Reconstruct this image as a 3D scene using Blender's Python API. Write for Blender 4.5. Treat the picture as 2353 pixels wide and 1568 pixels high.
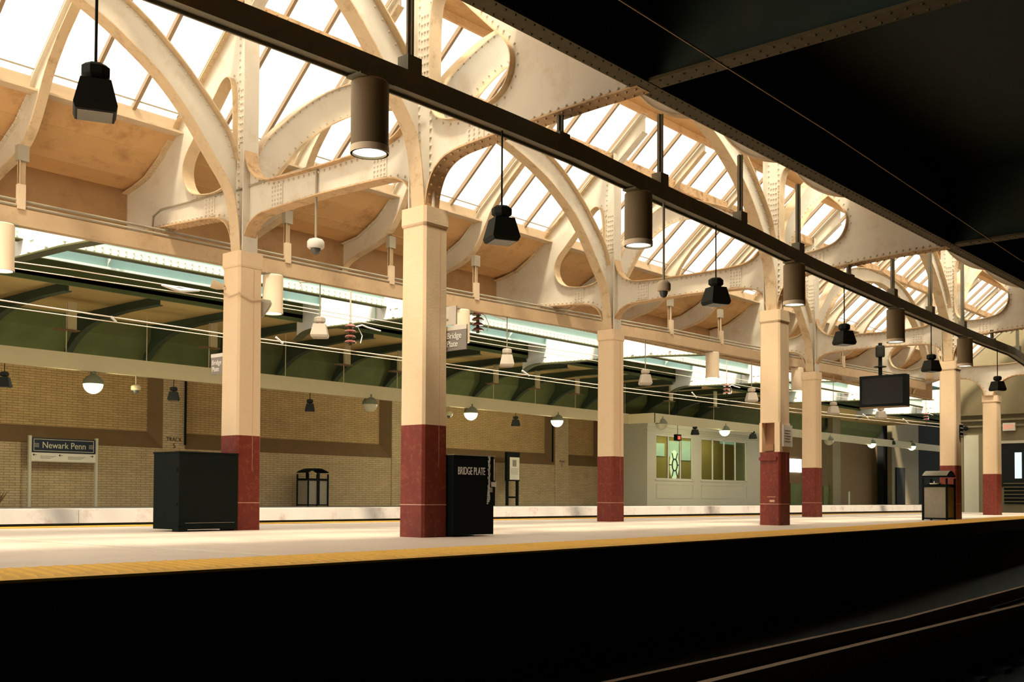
import bpy, bmesh, math, random
from mathutils import Vector, Matrix
from mathutils.geometry import tessellate_polygon
random.seed(4)
for o in list(bpy.data.objects): bpy.data.objects.remove(o)
SC = bpy.context.scene
COL = SC.collection
# ------------------------------------------------------------------ camera
CAM = Vector((-9.3347, -9.4147, 0.4757)); YAW, PIT, ROL = 0.7080, 0.0286, 0.0049; FPX, OY = 2488.9, 290.3
F_ = Vector((math.cos(YAW)*math.cos(PIT), math.sin(YAW)*math.cos(PIT), math.sin(PIT)))
R_ = Vector((math.sin(YAW), -math.cos(YAW), 0)); U_ = R_.cross(F_)
R2 = R_*math.cos(ROL)+U_*math.sin(ROL); U2 = -R_*math.sin(ROL)+U_*math.cos(ROL)
cd = bpy.data.cameras.new('camera'); cam = bpy.data.objects.new('camera', cd); COL.objects.link(cam)
cam.matrix_world = Matrix(((R2.x, U2.x, -F_.x, CAM.x), (R2.y, U2.y, -F_.y, CAM.y), (R2.z, U2.z, -F_.z, CAM.z), (0, 0, 0, 1)))
cd.sensor_width = 36; cd.lens = 36*FPX/2353; cd.shift_y = OY/2353; cd.clip_start = .05; cd.clip_end = 500
SC.camera = cam
def at(px, py, ax, v):
    d = F_+R2*((px-1176.5)/FPX)-U2*((py-784-OY)/FPX)
    return CAM+d*((v-CAM[ax])/d[ax])
# ------------------------------------------------------------------ light
w = bpy.data.worlds.new('sky'); SC.world = w; w.use_nodes = True
bg = w.node_tree.nodes['Background']; bg.inputs[0].default_value = (1.0, .96, .88, 1); bg.inputs[1].default_value = 1.8
SUN = Vector((.45, .28, -1.0))
sd = bpy.data.lights.new('sun', 'SUN'); sd.energy = 10.5; sd.angle = .13; sd.color = (1, .87, .68)
so = bpy.data.objects.new('sun', sd); COL.objects.link(so); so.location = (0, 0, 40)
so.rotation_euler = SUN.to_track_quat('-Z', 'Y').to_euler()
vs = SC.view_settings; vs.view_transform = 'Standard'; vs.look = 'None'; vs.gamma = 1; vs.use_curve_mapping = False; vs.exposure = 0.45
SC.cycles.max_bounces = 8; SC.cycles.diffuse_bounces = 5; SC.cycles.transparent_max_bounces = 12; SC.cycles.sample_clamp_indirect = 6

# ------------------------------------------------------------------ materials
def mk(name, col, rough=.6, metal=0, var=.12, vs_=3.0, stain=None, samt=.5, ss=1.2, bump=.0, spec=.3, emit=None):
    m = bpy.data.materials.new(name); m.use_nodes = True; nt = m.node_tree; n = nt.nodes; L = nt.links
    b = n['Principled BSDF']; b.inputs['Roughness'].default_value = rough; b.inputs['Metallic'].default_value = metal
    b.inputs['Specular IOR Level'].default_value = spec
    tc = n.new('ShaderNodeTexCoord'); ns = n.new('ShaderNodeTexNoise'); ns.inputs['Scale'].default_value = vs_; ns.inputs['Detail'].default_value = 6
    geo = n.new('ShaderNodeNewGeometry')
    L.new(geo.outputs['Position'], ns.inputs['Vector'])
    mx = n.new('ShaderNodeMix'); mx.data_type = 'RGBA'; mx.inputs['A'].default_value = (*[c*(1-var) for c in col], 1); mx.inputs['B'].default_value = (*[min(1, c*(1+var)) for c in col], 1)
    L.new(ns.outputs['Fac'], mx.inputs['Factor']); out = mx.outputs['Result']
    if stain:
        n2 = n.new('ShaderNodeTexNoise'); n2.inputs['Scale'].default_value = ss; n2.inputs['Detail'].default_value = 9; n2.inputs['Roughness'].default_value = .7
        L.new(geo.outputs['Position'], n2.inputs['Vector'])
        rp = n.new('ShaderNodeMapRange'); rp.inputs['From Min'].default_value = .52; rp.inputs['From Max'].default_value = .72; rp.inputs['To Max'].default_value = samt
        L.new(n2.outputs['Fac'], rp.inputs['Value'])
        m2 = n.new('ShaderNodeMix'); m2.data_type = 'RGBA'; m2.inputs['B'].default_value = (*stain, 1)
        L.new(rp.outputs['Result'], m2.inputs['Factor']); L.new(out, m2.inputs['A']); out = m2.outputs['Result']
    L.new(out, b.inputs['Base Color'])
    if bump:
        bp = n.new('ShaderNodeBump'); bp.inputs['Strength'].default_value = bump; bp.inputs['Distance'].default_value = .02
        n3 = n.new('ShaderNodeTexNoise'); n3.inputs['Scale'].default_value = 40; n3.inputs['Detail'].default_value = 3; L.new(geo.outputs['Position'], n3.inputs['Vector'])
        L.new(n3.outputs['Fac'], bp.inputs['Height']); L.new(bp.outputs['Normal'], b.inputs['Normal'])
    if emit:
        b.inputs['Emission Color'].default_value = (*emit[0], 1); b.inputs['Emission Strength'].default_value = emit[1]
    return m
def mk_brick(name, c1, c2, mortar, axis='xz', sc=1.0):
    m = bpy.data.materials.new(name); m.use_nodes = True; nt = m.node_tree; n = nt.nodes; L = nt.links; b = n['Principled BSDF']
    geo = n.new('ShaderNodeNewGeometry'); sp = n.new('ShaderNodeSeparateXYZ'); cb = n.new('ShaderNodeCombineXYZ')
    L.new(geo.outputs['Position'], sp.inputs[0])
    ad = n.new('ShaderNodeMath'); ad.operation = 'ADD'; L.new(sp.outputs['X'], ad.inputs[0]); L.new(sp.outputs['Y'], ad.inputs[1])
    L.new(ad.outputs[0], cb.inputs[0]); L.new(sp.outputs['Z'], cb.inputs[1])
    br = n.new('ShaderNodeTexBrick'); br.inputs['Color1'].default_value = (*c1, 1); br.inputs['Color2'].default_value = (*c2, 1); br.inputs['Mortar'].default_value = (*mortar, 1)
    br.inputs['Scale'].default_value = 1; br.inputs['Brick Width'].default_value = .30*sc; br.inputs['Row Height'].default_value = .068*sc; br.inputs['Mortar Size'].default_value = .007; br.inputs['Mortar Smooth'].default_value = .3
    L.new(cb.outputs[0], br.inputs['Vector'])
    ns = n.new('ShaderNodeTexNoise'); ns.inputs['Scale'].default_value = 2.2; ns.inputs['Detail'].default_value = 6; L.new(geo.outputs['Position'], ns.inputs['Vector'])
    mx = n.new('ShaderNodeMix'); mx.data_type = 'RGBA'; mx.blend_type = 'MULTIPLY'; mx.inputs['Factor'].default_value = .5
    L.new(br.outputs['Color'], mx.inputs['A']); L.new(ns.outputs['Color'], mx.inputs['B'])
    hs = n.new('ShaderNodeMapRange'); hs.inputs['To Min'].default_value = .7; hs.inputs['To Max'].default_value = 1.1; L.new(ns.outputs['Fac'], hs.inputs['Value']); 
    cc = n.new('ShaderNodeCombineColor'); [L.new(hs.outputs[0], cc.inputs[i]) for i in range(3)]; L.new(cc.outputs[0], mx.inputs['B']); mx.inputs['Factor'].default_value = 1
    L.new(mx.outputs['Result'], b.inputs['Base Color']); b.inputs['Roughness'].default_value = .7
    bp = n.new('ShaderNodeBump'); bp.inputs['Strength'].default_value = .4; bp.inputs['Distance'].default_value = .01; L.new(br.outputs['Fac'], bp.inputs['Height']); bp.invert = True; L.new(bp.outputs['Normal'], b.inputs['Normal'])
    return m
def mk_glass(name, tint, gloss=.08, haze=.62):
    m = bpy.data.materials.new(name); m.use_nodes = True; nt = m.node_tree; n = nt.nodes; L = nt.links; n.remove(n['Principled BSDF']); out = n['Material Output']
    tr = n.new('ShaderNodeBsdfTransparent'); tr.inputs[0].default_value = (*tint, 1)
    tl = n.new('ShaderNodeBsdfTranslucent'); tl.inputs[0].default_value = (.9, .88, .82, 1)
    gl = n.new('ShaderNodeBsdfGlossy'); gl.inputs['Roughness'].default_value = .05
    a = n.new('ShaderNodeMixShader'); a.inputs[0].default_value = haze; L.new(tr.outputs[0], a.inputs[1]); L.new(tl.outputs[0], a.inputs[2])
    c = n.new('ShaderNodeMixShader'); c.inputs[0].default_value = gloss; L.new(a.outputs[0], c.inputs[1]); L.new(gl.outputs[0], c.inputs[2]); L.new(c.outputs[0], out.inputs[0])
    return m
M = {}
M['cream'] = mk('cream_steel_paint', (.63, .585, .485), .5, var=.07, stain=(.46, .29, .14), samt=.45, ss=2.2)
M['flange'] = mk('tan_stained_flange', (.60, .46, .29), .6, var=.12, vs_=6, stain=(.30, .16, .07), samt=.7, ss=5)
M['bar'] = mk('brown_glazing_bar', (.30, .22, .14), .6, var=.15)  # shadowed look of the bars put into a darker colour
M['rusty'] = mk('rusted_cream_flange', (.56, .38, .21), .6, var=.18, vs_=9, stain=(.20, .10, .04), samt=.85, ss=5)
M['fascia'] = mk('brown_fascia_plate', (.40, .24, .11), .6, var=.12, stain=(.22, .12, .05), samt=.6, ss=2)
M['tan'] = mk('tan_ceiling_plate', (.60, .37, .17), .6, var=.1, stain=(.30, .15, .06), samt=.7, ss=2.2)
M['case'] = mk('cream_column_paint', (.74, .56, .36), .55, var=.05, stain=(.55, .38, .20), samt=.3, ss=3, bump=.15)
M['red'] = mk('oxblood_base_paint', (.165, .026, .015), .5, var=.28, vs_=4, stain=(.33, .13, .06), samt=.5, ss=16, bump=.15)
M['line'] = mk('chalky_joint_line', (.6, .35, .25), .7)
M['rail'] = mk('weathered_light_rail_steel', (.17, .16, .115), .65, var=.25, vs_=6, stain=(.34, .21, .09), samt=.7, ss=4)  # dark base paints the backlit rail's shade; the stain is rust
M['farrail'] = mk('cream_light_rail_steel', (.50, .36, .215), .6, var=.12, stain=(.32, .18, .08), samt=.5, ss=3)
M['dkcyl'] = mk('brown_lamp_housing', (.20, .145, .075), .5, var=.06)  # same housing as the pale one, with its shade painted in
M['ltcyl'] = mk('cream_lamp_housing', (.80, .66, .48), .5, var=.05)  # paler copy of the housing, with sunlight put into the colour
M['lens'] = mk('lamp_lens_glass', (.75, .85, .75), .2, emit=((.9, 1, .92), 2.2))
M['black'] = mk('black_metal', (.007, .010, .009), .75, var=.2, spec=.08)
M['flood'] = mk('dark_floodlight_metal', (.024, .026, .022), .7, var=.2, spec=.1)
M['ltflood'] = mk('grey_floodlight_metal', (.52, .46, .37), .5, var=.1)  # light tone paints the sun falling on the far floodlights
M['dglass'] = mk('dark_lamp_glass', (.10, .10, .09), .15)
M['cond'] = mk('grey_conduit', (.34, .30, .22), .5, var=.15)
M['condlt'] = mk('cream_conduit', (.60, .47, .32), .5, var=.15)
M['soot'] = mk('sooty_green_steel', (.024, .042, .034), .75, var=.25, stain=(.05, .035, .015), samt=.6, ss=1.5)  # near-black green paints the shade on the camera-side steel
M['sootfl'] = mk('sooty_rusted_flange', (.085, .068, .032), .7, var=.3, vs_=9)  # rusted flange colour darkened to paint the shade on the near side
M['pit'] = mk('dark_track_ballast', (.030, .046, .050), .95, var=.3, vs_=25, bump=.8)  # dark teal puts the gloom of the unlit pit into the colour
M['pitwall'] = mk('grimy_platform_wall', (.014, .022, .024), .9, var=.3)  # near-black paints the shade on the platform face and nosing
M['steelrail'] = mk('worn_running_rail', (.13, .07, .028), .6, metal=.1, var=.2)
M['floor'] = mk('pale_platform_concrete', (.63, .54, .45), .6, var=.08, vs_=.9, stain=(.40, .32, .26), samt=.5, ss=.8)
M['strip'] = mk('smooth_pale_joint', (.68, .60, .50), .5, var=.05)
M['yellow'] = mk('yellow_tactile_edge', (.72, .40, .045), .6, var=.15, vs_=5, stain=(.35, .18, .03), samt=.5, ss=3)
M['farconc'] = mk('white_edge_concrete', (.60, .52, .44), .75, var=.12, vs_=2, stain=(.38, .2, .13), samt=.8, ss=1.8)
M['farfloor'] = mk('grey_far_platform', (.34, .30, .25), .8)
M['brick'] = mk_brick('tan_glazed_brick', (.60, .46, .25), (.52, .40, .22), (.22, .15, .075))
M['brickup'] = mk_brick('brown_glazed_brick', (.60, .40, .16), (.53, .35, .14), (.20, .12, .05))
M['sill'] = mk('brown_brick_ledge', (.17, .105, .045), .8, var=.15)
M['aqua'] = mk('aqua_steel_paint', (.30, .46, .42), .55, var=.08)  # aqua stands in for steel in shade under sky light
M['aqualt'] = mk('pale_aqua_flange', (.62, .70, .62), .55, var=.08)  # paler copy of the aqua, with sun painted onto the flanges
M['olive'] = mk('olive_steel_paint', (.085, .085, .030), .7, var=.2)
M['dgreen'] = mk('dark_green_paint', (.12, .145, .052), .8, var=.25, vs_=2)
M['rib'] = mk('dark_green_rib', (.040, .058, .030), .7, var=.2)
M['ochre'] = mk('ochre_far_ceiling', (.52, .37, .14), .8, var=.1)
M['raceway'] = mk('beige_raceway', (.58, .49, .28), .6, var=.06)
M['globemetal'] = mk('verdigris_globe_cap', (.16, .16, .09), .5)
M['globelit'] = mk('lit_globe_glass', (.9, 1, .8), .3, emit=((.74, 1, .60), 1.15))
M['globeoff'] = mk('unlit_globe_glass', (.55, .50, .32), .3)
M['white'] = mk('white_paint', (.70, .67, .60), .5, var=.05)
M['house'] = mk('pale_grey_green_paint', (.52, .50, .37), .55, var=.05)
M['wire'] = mk('bright_copper_wire', (.85, .68, .50), .35, metal=.2, var=.1)
M['darkwire'] = mk('dark_contact_wire', (.42, .27, .12), .5)
M['porc'] = mk('brown_porcelain', (.13, .04, .03), .15, spec=.8, var=.2)
M['navy'] = mk('navy_sign_face', (.015, .022, .045), .4)
M['signgold'] = mk('pale_sign_lettering', (.62, .62, .40), .5)
M['signgrey'] = mk('grey_sign_face', (.26, .23, .20), .5)
M['signwhite'] = mk('white_sign_face', (.72, .68, .58), .5)
M['letters'] = mk('white_lettering', (.92, .90, .85), .5, var=.02)
M['blackink'] = mk('black_lettering', (.02, .02, .02), .6)
M['chain'] = mk('galvanised_chain', (.80, .78, .72), .35)
M['niche'] = mk('rusty_niche', (.28, .14, .07), .8)
M['mesh'] = mk('perforated_bin_panel', (.30, .27, .20), .5, metal=.3, var=.2, vs_=12)
M['chrome'] = mk('chrome', (.8, .8, .78), .15, metal=1)
M['screen'] = mk('switched_off_screen', (.012, .012, .012), .2)
M['redled'] = mk('red_sign_glow', (.3, .02, .01), .4, emit=((1, .05, .02), .7))
M['exit'] = mk('red_exit_face', (.6, .12, .08), .4, emit=((1, .22, .12), .5))
M['daywin'] = mk('daylit_window', (.8, .85, .8), .3, emit=((.92, 1, .95), 1.6))
M['bluewin'] = mk('bluish_daylit_window', (.6, .7, .7), .3, emit=((.55, .75, .85), .7))
M['brown'] = mk('brown_end_wall', (.20, .13, .06), .8, var=.1)
M['dark'] = mk('unlit_opening', (.010, .013, .012), .9)
M['endwall'] = mk('cream_end_building', (.20, .165, .09), .7, var=.08)
M['glass'] = mk_glass('roof_glass', (.93, .93, .90))
M['wglass'] = mk_glass('window_glass', (.5, .55, .42), .10, .0)

# ------------------------------------------------------------------ mesh helpers
class MB:
    def __init__(s): s.v = []; s.f = []
    def add(s, v, f):
        n = len(s.v); s.v += [tuple(p) for p in v]; s.f += [tuple(i+n for i in q) for q in f]; return s
    def box(s, x0, x1, y0, y1, z0, z1):
        return s.add([(x0,y0,z0),(x1,y0,z0),(x1,y1,z0),(x0,y1,z0),(x0,y0,z1),(x1,y0,z1),(x1,y1,z1),(x0,y1,z1)],
                     [(0,3,2,1),(4,5,6,7),(0,1,5,4),(1,2,6,5),(2,3,7,6),(3,0,4,7)])
    def bar(s, p, q, w_, h_, up=(0,0,1)):
        p, q = Vector(p), Vector(q); d = (q-p).normalized(); u = Vector(up); a = d.cross(u)
        if a.length < 1e-4: a = d.cross(Vector((1,0,0)))
        a.normalize(); b = a.cross(d); v = []
        for c in (p, q):
            for i, j in ((-1,-1),(1,-1),(1,1),(-1,1)): v.append(c+a*(i*w_/2)+b*(j*h_/2))
        return s.add(v, [(0,1,2,3),(7,6,5,4),(0,4,5,1),(1,5,6,2),(2,6,7,3),(3,7,4,0)])
    def tube(s, pts, r, n=8, cap=True):
        pts = [Vector(p) for p in pts]; v = []; f = []; u = None
        for i, p in enumerate(pts):
            d = (pts[min(i+1, len(pts)-1)]-pts[max(i-1, 0)]).normalized()
            a = d.cross(Vector((0,0,1))) if u is None else u-d*u.dot(d)
            if a.length < 1e-3: a = d.cross(Vector((1,0,0)))
            a.normalize(); u = a; b = d.cross(a)
            rr = r[i] if isinstance(r, (list, tuple)) else r
            for k in range(n):
                t = 2*math.pi*k/n; v.append(p+a*(math.cos(t)*rr)+b*(math.sin(t)*rr))
        for i in range(len(pts)-1):
            for k in range(n): f.append((i*n+k, i*n+(k+1) % n, (i+1)*n+(k+1) % n, (i+1)*n+k))
        if cap: f.append(tuple(range(n))[::-1]); f.append(tuple((len(pts)-1)*n+k for k in range(n)))
        return s.add(v, f)
    def lathe(s, prof, c, n=20, phase=0, cap=True):
        c = Vector(c); v = []; f = []
        for r, z in prof:
            for k in range(n):
                t = 2*math.pi*k/n+phase; v.append(c+Vector((r*math.cos(t), r*math.sin(t), z)))
        for i in range(len(prof)-1):
            for k in range(n): f.append((i*n+k, i*n+(k+1) % n, (i+1)*n+(k+1) % n, (i+1)*n+k))
        if cap: f.append(tuple(range(n))[::-1]); f.append(tuple((len(prof)-1)*n+k for k in range(n)))
        return s.add(v, f)
    def rivet(s, p, nrm, r=.018):
        r *= 1.3; p = Vector(p); nrm = Vector(nrm).normalized(); a = nrm.orthogonal().normalized(); b = nrm.cross(a); v = []
        for k in range(6):
            t = math.pi*k/3; v.append(p+a*math.cos(t)*r+b*math.sin(t)*r)
        for k in range(6):
            t = math.pi*k/3; v.append(p+nrm*r*.9+(a*math.cos(t)+b*math.sin(t))*r*.5)
        return s.add(v, [(k, (k+1) % 6, 6+(k+1) % 6, 6+k) for k in range(6)]+[tuple(range(6, 12))])
    def poly(s, loops, fn, h):          # loops: 2-D outlines (first outer, rest holes); fn(u,v,w)->xyz; w = -h..h
        flat = [p for L in loops for p in L]
        tris = tessellate_polygon([[Vector((p[0], p[1], 0)) for p in L] for L in loops]); n = len(flat)
        v = [fn(p[0], p[1], -h) for p in flat]+[fn(p[0], p[1], h) for p in flat]; f = []
        for t in tris: f.append(tuple(t)); f.append(tuple(i+n for i in reversed(t)))
        k = 0
        for L in loops:
            m = len(L)
            for i in range(m): a, b = k+i, k+(i+1) % m; f.append((a, b, b+n, a+n))
            k += m
        return s.add(v, f)
    def ribbon(s, pts, fn, half, th, closed=False):  # flange: sweep along 2-D pts, width 2*half across w, thickness th
        v = []; f = []; m = len(pts)
        for i, p in enumerate(pts):
            a = pts[(i-1) % m] if closed else pts[max(i-1, 0)]; b = pts[(i+1) % m] if closed else pts[min(i+1, m-1)]
            dx, dy = b[0]-a[0], b[1]-a[1]; l = math.hypot(dx, dy) or 1; nx, ny = -dy/l*th/2, dx/l*th/2
            v += [fn(p[0]+nx, p[1]+ny, -half), fn(p[0]+nx, p[1]+ny, half), fn(p[0]-nx, p[1]-ny, half), fn(p[0]-nx, p[1]-ny, -half)]
        for i in range(m if closed else m-1):
            a, b = i*4, ((i+1) % m)*4
            for k in range(4): f.append((a+k, a+(k+1) % 4, b+(k+1) % 4, b+k))
        if not closed: f += [(0, 1, 2, 3), ((m-1)*4+3, (m-1)*4+2, (m-1)*4+1, (m-1)*4)]
        return s.add(v, f)
    def sweep(s, pts, prof):            # horizontal-ish 3-D path, prof = list of (side, up)
        pts = [Vector(p) for p in pts]; v = []; f = []; n = len(prof)
        for i, p in enumerate(pts):
            d = (pts[min(i+1, len(pts)-1)]-pts[max(i-1, 0)]); d.z = 0; d.normalize(); a = Vector((-d.y, d.x, 0))
            for q in prof: v.append(p+a*q[0]+Vector((0,0,q[1])))
        for i in range(len(pts)-1):
            for k in range(n): f.append((i*n+k, i*n+(k+1) % n, (i+1)*n+(k+1) % n, (i+1)*n+k))
        f.append(tuple(range(n))[::-1]); f.append(tuple((len(pts)-1)*n+k for k in range(n)))
        return s.add(v, f)
def part(name, mb, mat, parent=None, local=False, smooth=False, sub=False):
    me = bpy.data.meshes.new(name); v = mb.v
    if parent is not None and not local:
        q_ = parent
        while q_.parent is not None: q_ = q_.parent
        o_ = q_.get('_o', None); off = Vector(o_) if o_ else Vector((0,0,0))
        v = [tuple(Vector(p)-off) for p in v]
    me.from_pydata(v, [], mb.f); me.materials.append(M[mat] if isinstance(mat, str) else mat)
    bm = bmesh.new(); bm.from_mesh(me); bmesh.ops.recalc_face_normals(bm, faces=bm.faces); bm.to_mesh(me); bm.free()
    if smooth:
        me.polygons.foreach_set('use_smooth', [True]*len(me.polygons)); me.set_sharp_from_angle(angle=math.radians(40))
    ob = bpy.data.objects.new(name, me); COL.objects.link(ob)
    if parent is not None:
        ob.parent = parent
        if parent.type == 'MESH': pass
    return ob
ORG = {}
def thing(name, label, cat, loc=(0,0,0), rz=0, group=None):
    o = bpy.data.objects.new(name, None); COL.objects.link(o); o.location = loc; o.rotation_euler = (0,0,rz); o.empty_display_size = .2
    o['_o'] = tuple(loc); o['label'] = label; o['category'] = cat
    if group: o['group'] = group
    return o
def solo(name, mb, mat, label, cat, group=None, smooth=False):
    o = part(name, mb, mat, smooth=smooth); o['label'] = label; o['category'] = cat
    if group: o['group'] = group
    return o
def struct(name, mb, mat, smooth=False):
    o = part(name, mb, mat, smooth=smooth); o['kind'] = 'structure'; return o
def subpart(name, mb, mat, parent_part, root, smooth=False):   # sub-part: same origin as its root thing
    o = part(name, mb, mat, root, smooth=smooth); o.parent = parent_part; return o
def copy_tree(o, loc, label, group=None):
    r = o.copy(); COL.objects.link(r); r.location = loc; r['label'] = label
    if group: r['group'] = group
    for ch in list(o.children):
        c = ch.copy(); COL.objects.link(c); c.parent = r
        for g in list(ch.children): d = g.copy(); COL.objects.link(d); d.parent = c
    return r
def text_mb(txt, size, origin, ux, uz, th=.004, sx=1.0, align='LEFT'):
    cu = bpy.data.curves.new('t', 'FONT'); cu.body = txt; cu.size = size; cu.extrude = th; cu.align_x = align
    ob = bpy.data.objects.new('t', cu); me = bpy.data.meshes.new_from_object(ob)
    ux, uz = Vector(ux).normalized(), Vector(uz).normalized(); un = ux.cross(uz); o = Vector(origin)
    mb = MB().add([o+ux*(v.co.x*sx)+uz*v.co.y+un*v.co.z for v in me.vertices], [tuple(p.vertices) for p in me.polygons])
    bpy.data.objects.remove(ob); bpy.data.meshes.remove(me); return mb
def resample(pts, step, closed=False):
    P = list(pts)+([pts[0]] if closed else []); out = []; acc = step/2
    for a, b in zip(P, P[1:]):
        l = math.hypot(b[0]-a[0], b[1]-a[1]); 
        if l < 1e-6: continue
        while acc <= l:
            t = acc/l; out.append((a[0]+(b[0]-a[0])*t, a[1]+(b[1]-a[1])*t, -(b[1]-a[1])/l, (b[0]-a[0])/l)); acc += step
        acc -= l
    return out
def smoothp(P, k=2, closed=False):      # Chaikin
    for _ in range(k):
        Q = [] if closed else [P[0]]
        R = list(zip(P, P[1:]+([P[0]] if closed else [])))
        for a, b in R:
            Q += [(a[0]*.75+b[0]*.25, a[1]*.75+b[1]*.25), (a[0]*.25+b[0]*.75, a[1]*.25+b[1]*.75)]
        if not closed: Q.append(P[-1])
        P = Q
    return P
def lerp_tab(tab, x):
    if x <= tab[0][0]: return tab[0][1]
    for (a, b), (c, d) in zip(tab, tab[1:]):
        if x <= c: return b+(d-b)*(x-a)/(c-a)
    return tab[-1][1]
ORD = ['leftmost', 'second from the left', 'third from the left', 'fourth from the left', 'fifth from the left', 'sixth from the left', 'seventh from the left', 'eighth from the left', 'ninth from the left', 'tenth from the left', 'eleventh from the left', 'twelfth from the left', 'thirteenth from the left', 'fourteenth from the left', 'fifteenth from the left', 'sixteenth from the left', 'seventeenth from the left', 'eighteenth from the left']

# ------------------------------------------------------------------ layout
W = 3.745; S = 9.2057; X2 = 18.78; X3 = 28.1; X4 = 37.3
FR = [-S, 0.0, S, X2, X3, X4]
def warp(x, y): return y
NEDGE = [(-30,-3.5),(-4,-3.42),(1,-3.15),(8,-2.66),(14,-1.95),(23,-.95),(36,.35),(60,1.2)]
FEDGE = [(-30,7.0),(4,6.75),(12,6.3),(20,5.9),(36,5.4),(60,4.8)]
NRAIL = [(-9.2,-1.95),(-2.5,-2.1),(0,-2.1),(2.3,-1.92),(4.6,-1.8),(7,-1.58),(12.2,-1.28),(17.3,-1.05),(20.5,-1.0),(26,-.3)]
FRAIL = [(-9.2,5.85),(0,5.68),(5,5.6),(9.2,5.25),(13,4.85),(18.8,4.6),(29,3.9),(37,3.9)]
# ------------------------------------------------------------------ ground, platforms
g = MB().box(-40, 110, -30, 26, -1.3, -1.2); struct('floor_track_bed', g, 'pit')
xs = [-30+i*1.5 for i in range(45)]
v = []; f = []
for x in xs: v += [(x, lerp_tab(NEDGE, x), 0), (x, lerp_tab(FEDGE, x), 0), (x, lerp_tab(NEDGE, x)+.02, -1.2), (x, lerp_tab(FEDGE, x)-.02, -1.2)]
top = MB(); side = MB(); yn = MB(); yf = MB()
for i in range(len(xs)-1):
    a, b = xs[i], xs[i+1]; na, nb, fa, fb = lerp_tab(NEDGE, a), lerp_tab(NEDGE, b), lerp_tab(FEDGE, a), lerp_tab(FEDGE, b)
    top.add([(a,na,0),(b,nb,0),(b,fb,0),(a,fa,0),(a,na,-.2),(b,nb,-.2),(b,fb,-.2),(a,fa,-.2)], [(0,1,2,3),(0,4,5,1),(3,2,6,7)])
    side.add([(a,na+.15,-.2),(b,nb+.15,-.2),(b,nb+.15,-1.25),(a,na+.15,-1.25),(a,fa-.15,-.2),(b,fb-.15,-.2),(b,fb-.15,-1.25),(a,fa-.15,-1.25)], [(0,1,2,3),(4,5,6,7)])
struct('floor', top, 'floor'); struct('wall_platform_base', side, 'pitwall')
NP = [(x, lerp_tab(NEDGE, x)) for x in xs]; FP = [(x, lerp_tab(FEDGE, x)) for x in xs]
yn.sweep([(x, y, 0) for x, y in NP if x < 36], [(-.02,-.03),(-.02,.012),(1.0,.012),(1.0,-.01),(.02,-.01),(.02,-.03)])
nz_ = MB().sweep([(x, y, 0) for x, y in NP if x < 36], [(-.024,-.25),(-.024,-.006),(.0,-.006),(.0,-.25)]); struct('trim_near_nosing', nz_, 'pitwall')
for i in range(330):                      # raised tactile bars
    x = -8+i*.10; y = lerp_tab(NEDGE, x)
    yn.add([(x,y+.06,.012),(x+.045,y+.06,.012),(x+.245,y+.9,.012),(x+.2,y+.9,.012),(x+.035,y+.16,.022),(x+.06,y+.16,.022),(x+.233,y+.9,.022),(x+.212,y+.9,.022)], [(4,5,6,7),(0,1,5,4),(1,2,6,5),(2,3,7,6),(3,0,4,7)])
ob = solo('tactile_edge_strip', yn, 'yellow', 'yellow ribbed tactile warning strip along the near platform edge', 'edge strip')
yf.sweep([(x, y, 0) for x, y in FP if x < 36], [(.03,-.18),(.03,.012),(-.5,.012),(-.5,-.02),(-.02,-.02),(-.02,-.18)])
solo('tactile_edge_strip', yf, 'yellow', 'sunlit yellow warning strip along the back edge of the platform', 'edge strip')
solo('expansion_joint', MB().box(-3.98, -3.80, -2.45, 6.2, .001, .006), 'strip', 'pale joint strip crossing the platform floor at the left', 'joint')
# far platform
FZ = .19
fp = MB().box(-30, 110, 13.95, 19.2, -.05, FZ-.004); struct('floor_far_platform', fp, 'farfloor')
fe = MB()
for i in range(18):
    x0 = -11+i*4.6; fe.box(x0, x0+4.585, 13.72, 14.25, -.13, FZ)
fe.box(-30, 110, 13.9, 14.2, -.13, FZ-.01)
struct('trim_far_platform_edge', fe, 'farconc')
struct('wall_far_platform_base', MB().box(-30, 110, 13.9, 14.1, -1.25, -.13), 'sill')
# running rails
for i, (y, lab) in enumerate([(-4.35, 'worn running rail close under the near platform edge'), (-5.8, 'brown glinting running rail in the dark foreground')]):
    r = MB().sweep([(-25,y,-1.2),(60,y+(1.2 if i==0 else 1.2),-1.2)] if 0 else [(-25,y,-1.2),(4,y,-1.2),(20,y+.9,-1.2),(50,y+3.5,-1.2)],
                   [(-.07,0),(-.07,.02),(-.012,.04),(-.012,.13),(-.035,.14),(-.035,.17),(.035,.17),(.035,.14),(.012,.13),(.012,.04),(.07,.02),(.07,0)])
    r.v = [(a, b, c+(.33 if i == 1 else .045)) for a, b, c in r.v]
    solo('running_rail', r, 'steelrail', lab, 'rail')
tb = MB()
for k in range(30): tb.box(-14+k*.75, -13.76+k*.75, -6.2, -3.9, -1.2, -1.16 if k % 1 == 0 else -1.2)
tb.box(-25, 30, -5.9, -5.7, -1.2, -.87)
solo('track_sleepers', tb, 'pit', 'dark sleepers and rail bearer of the unlit near track', 'track')

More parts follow.
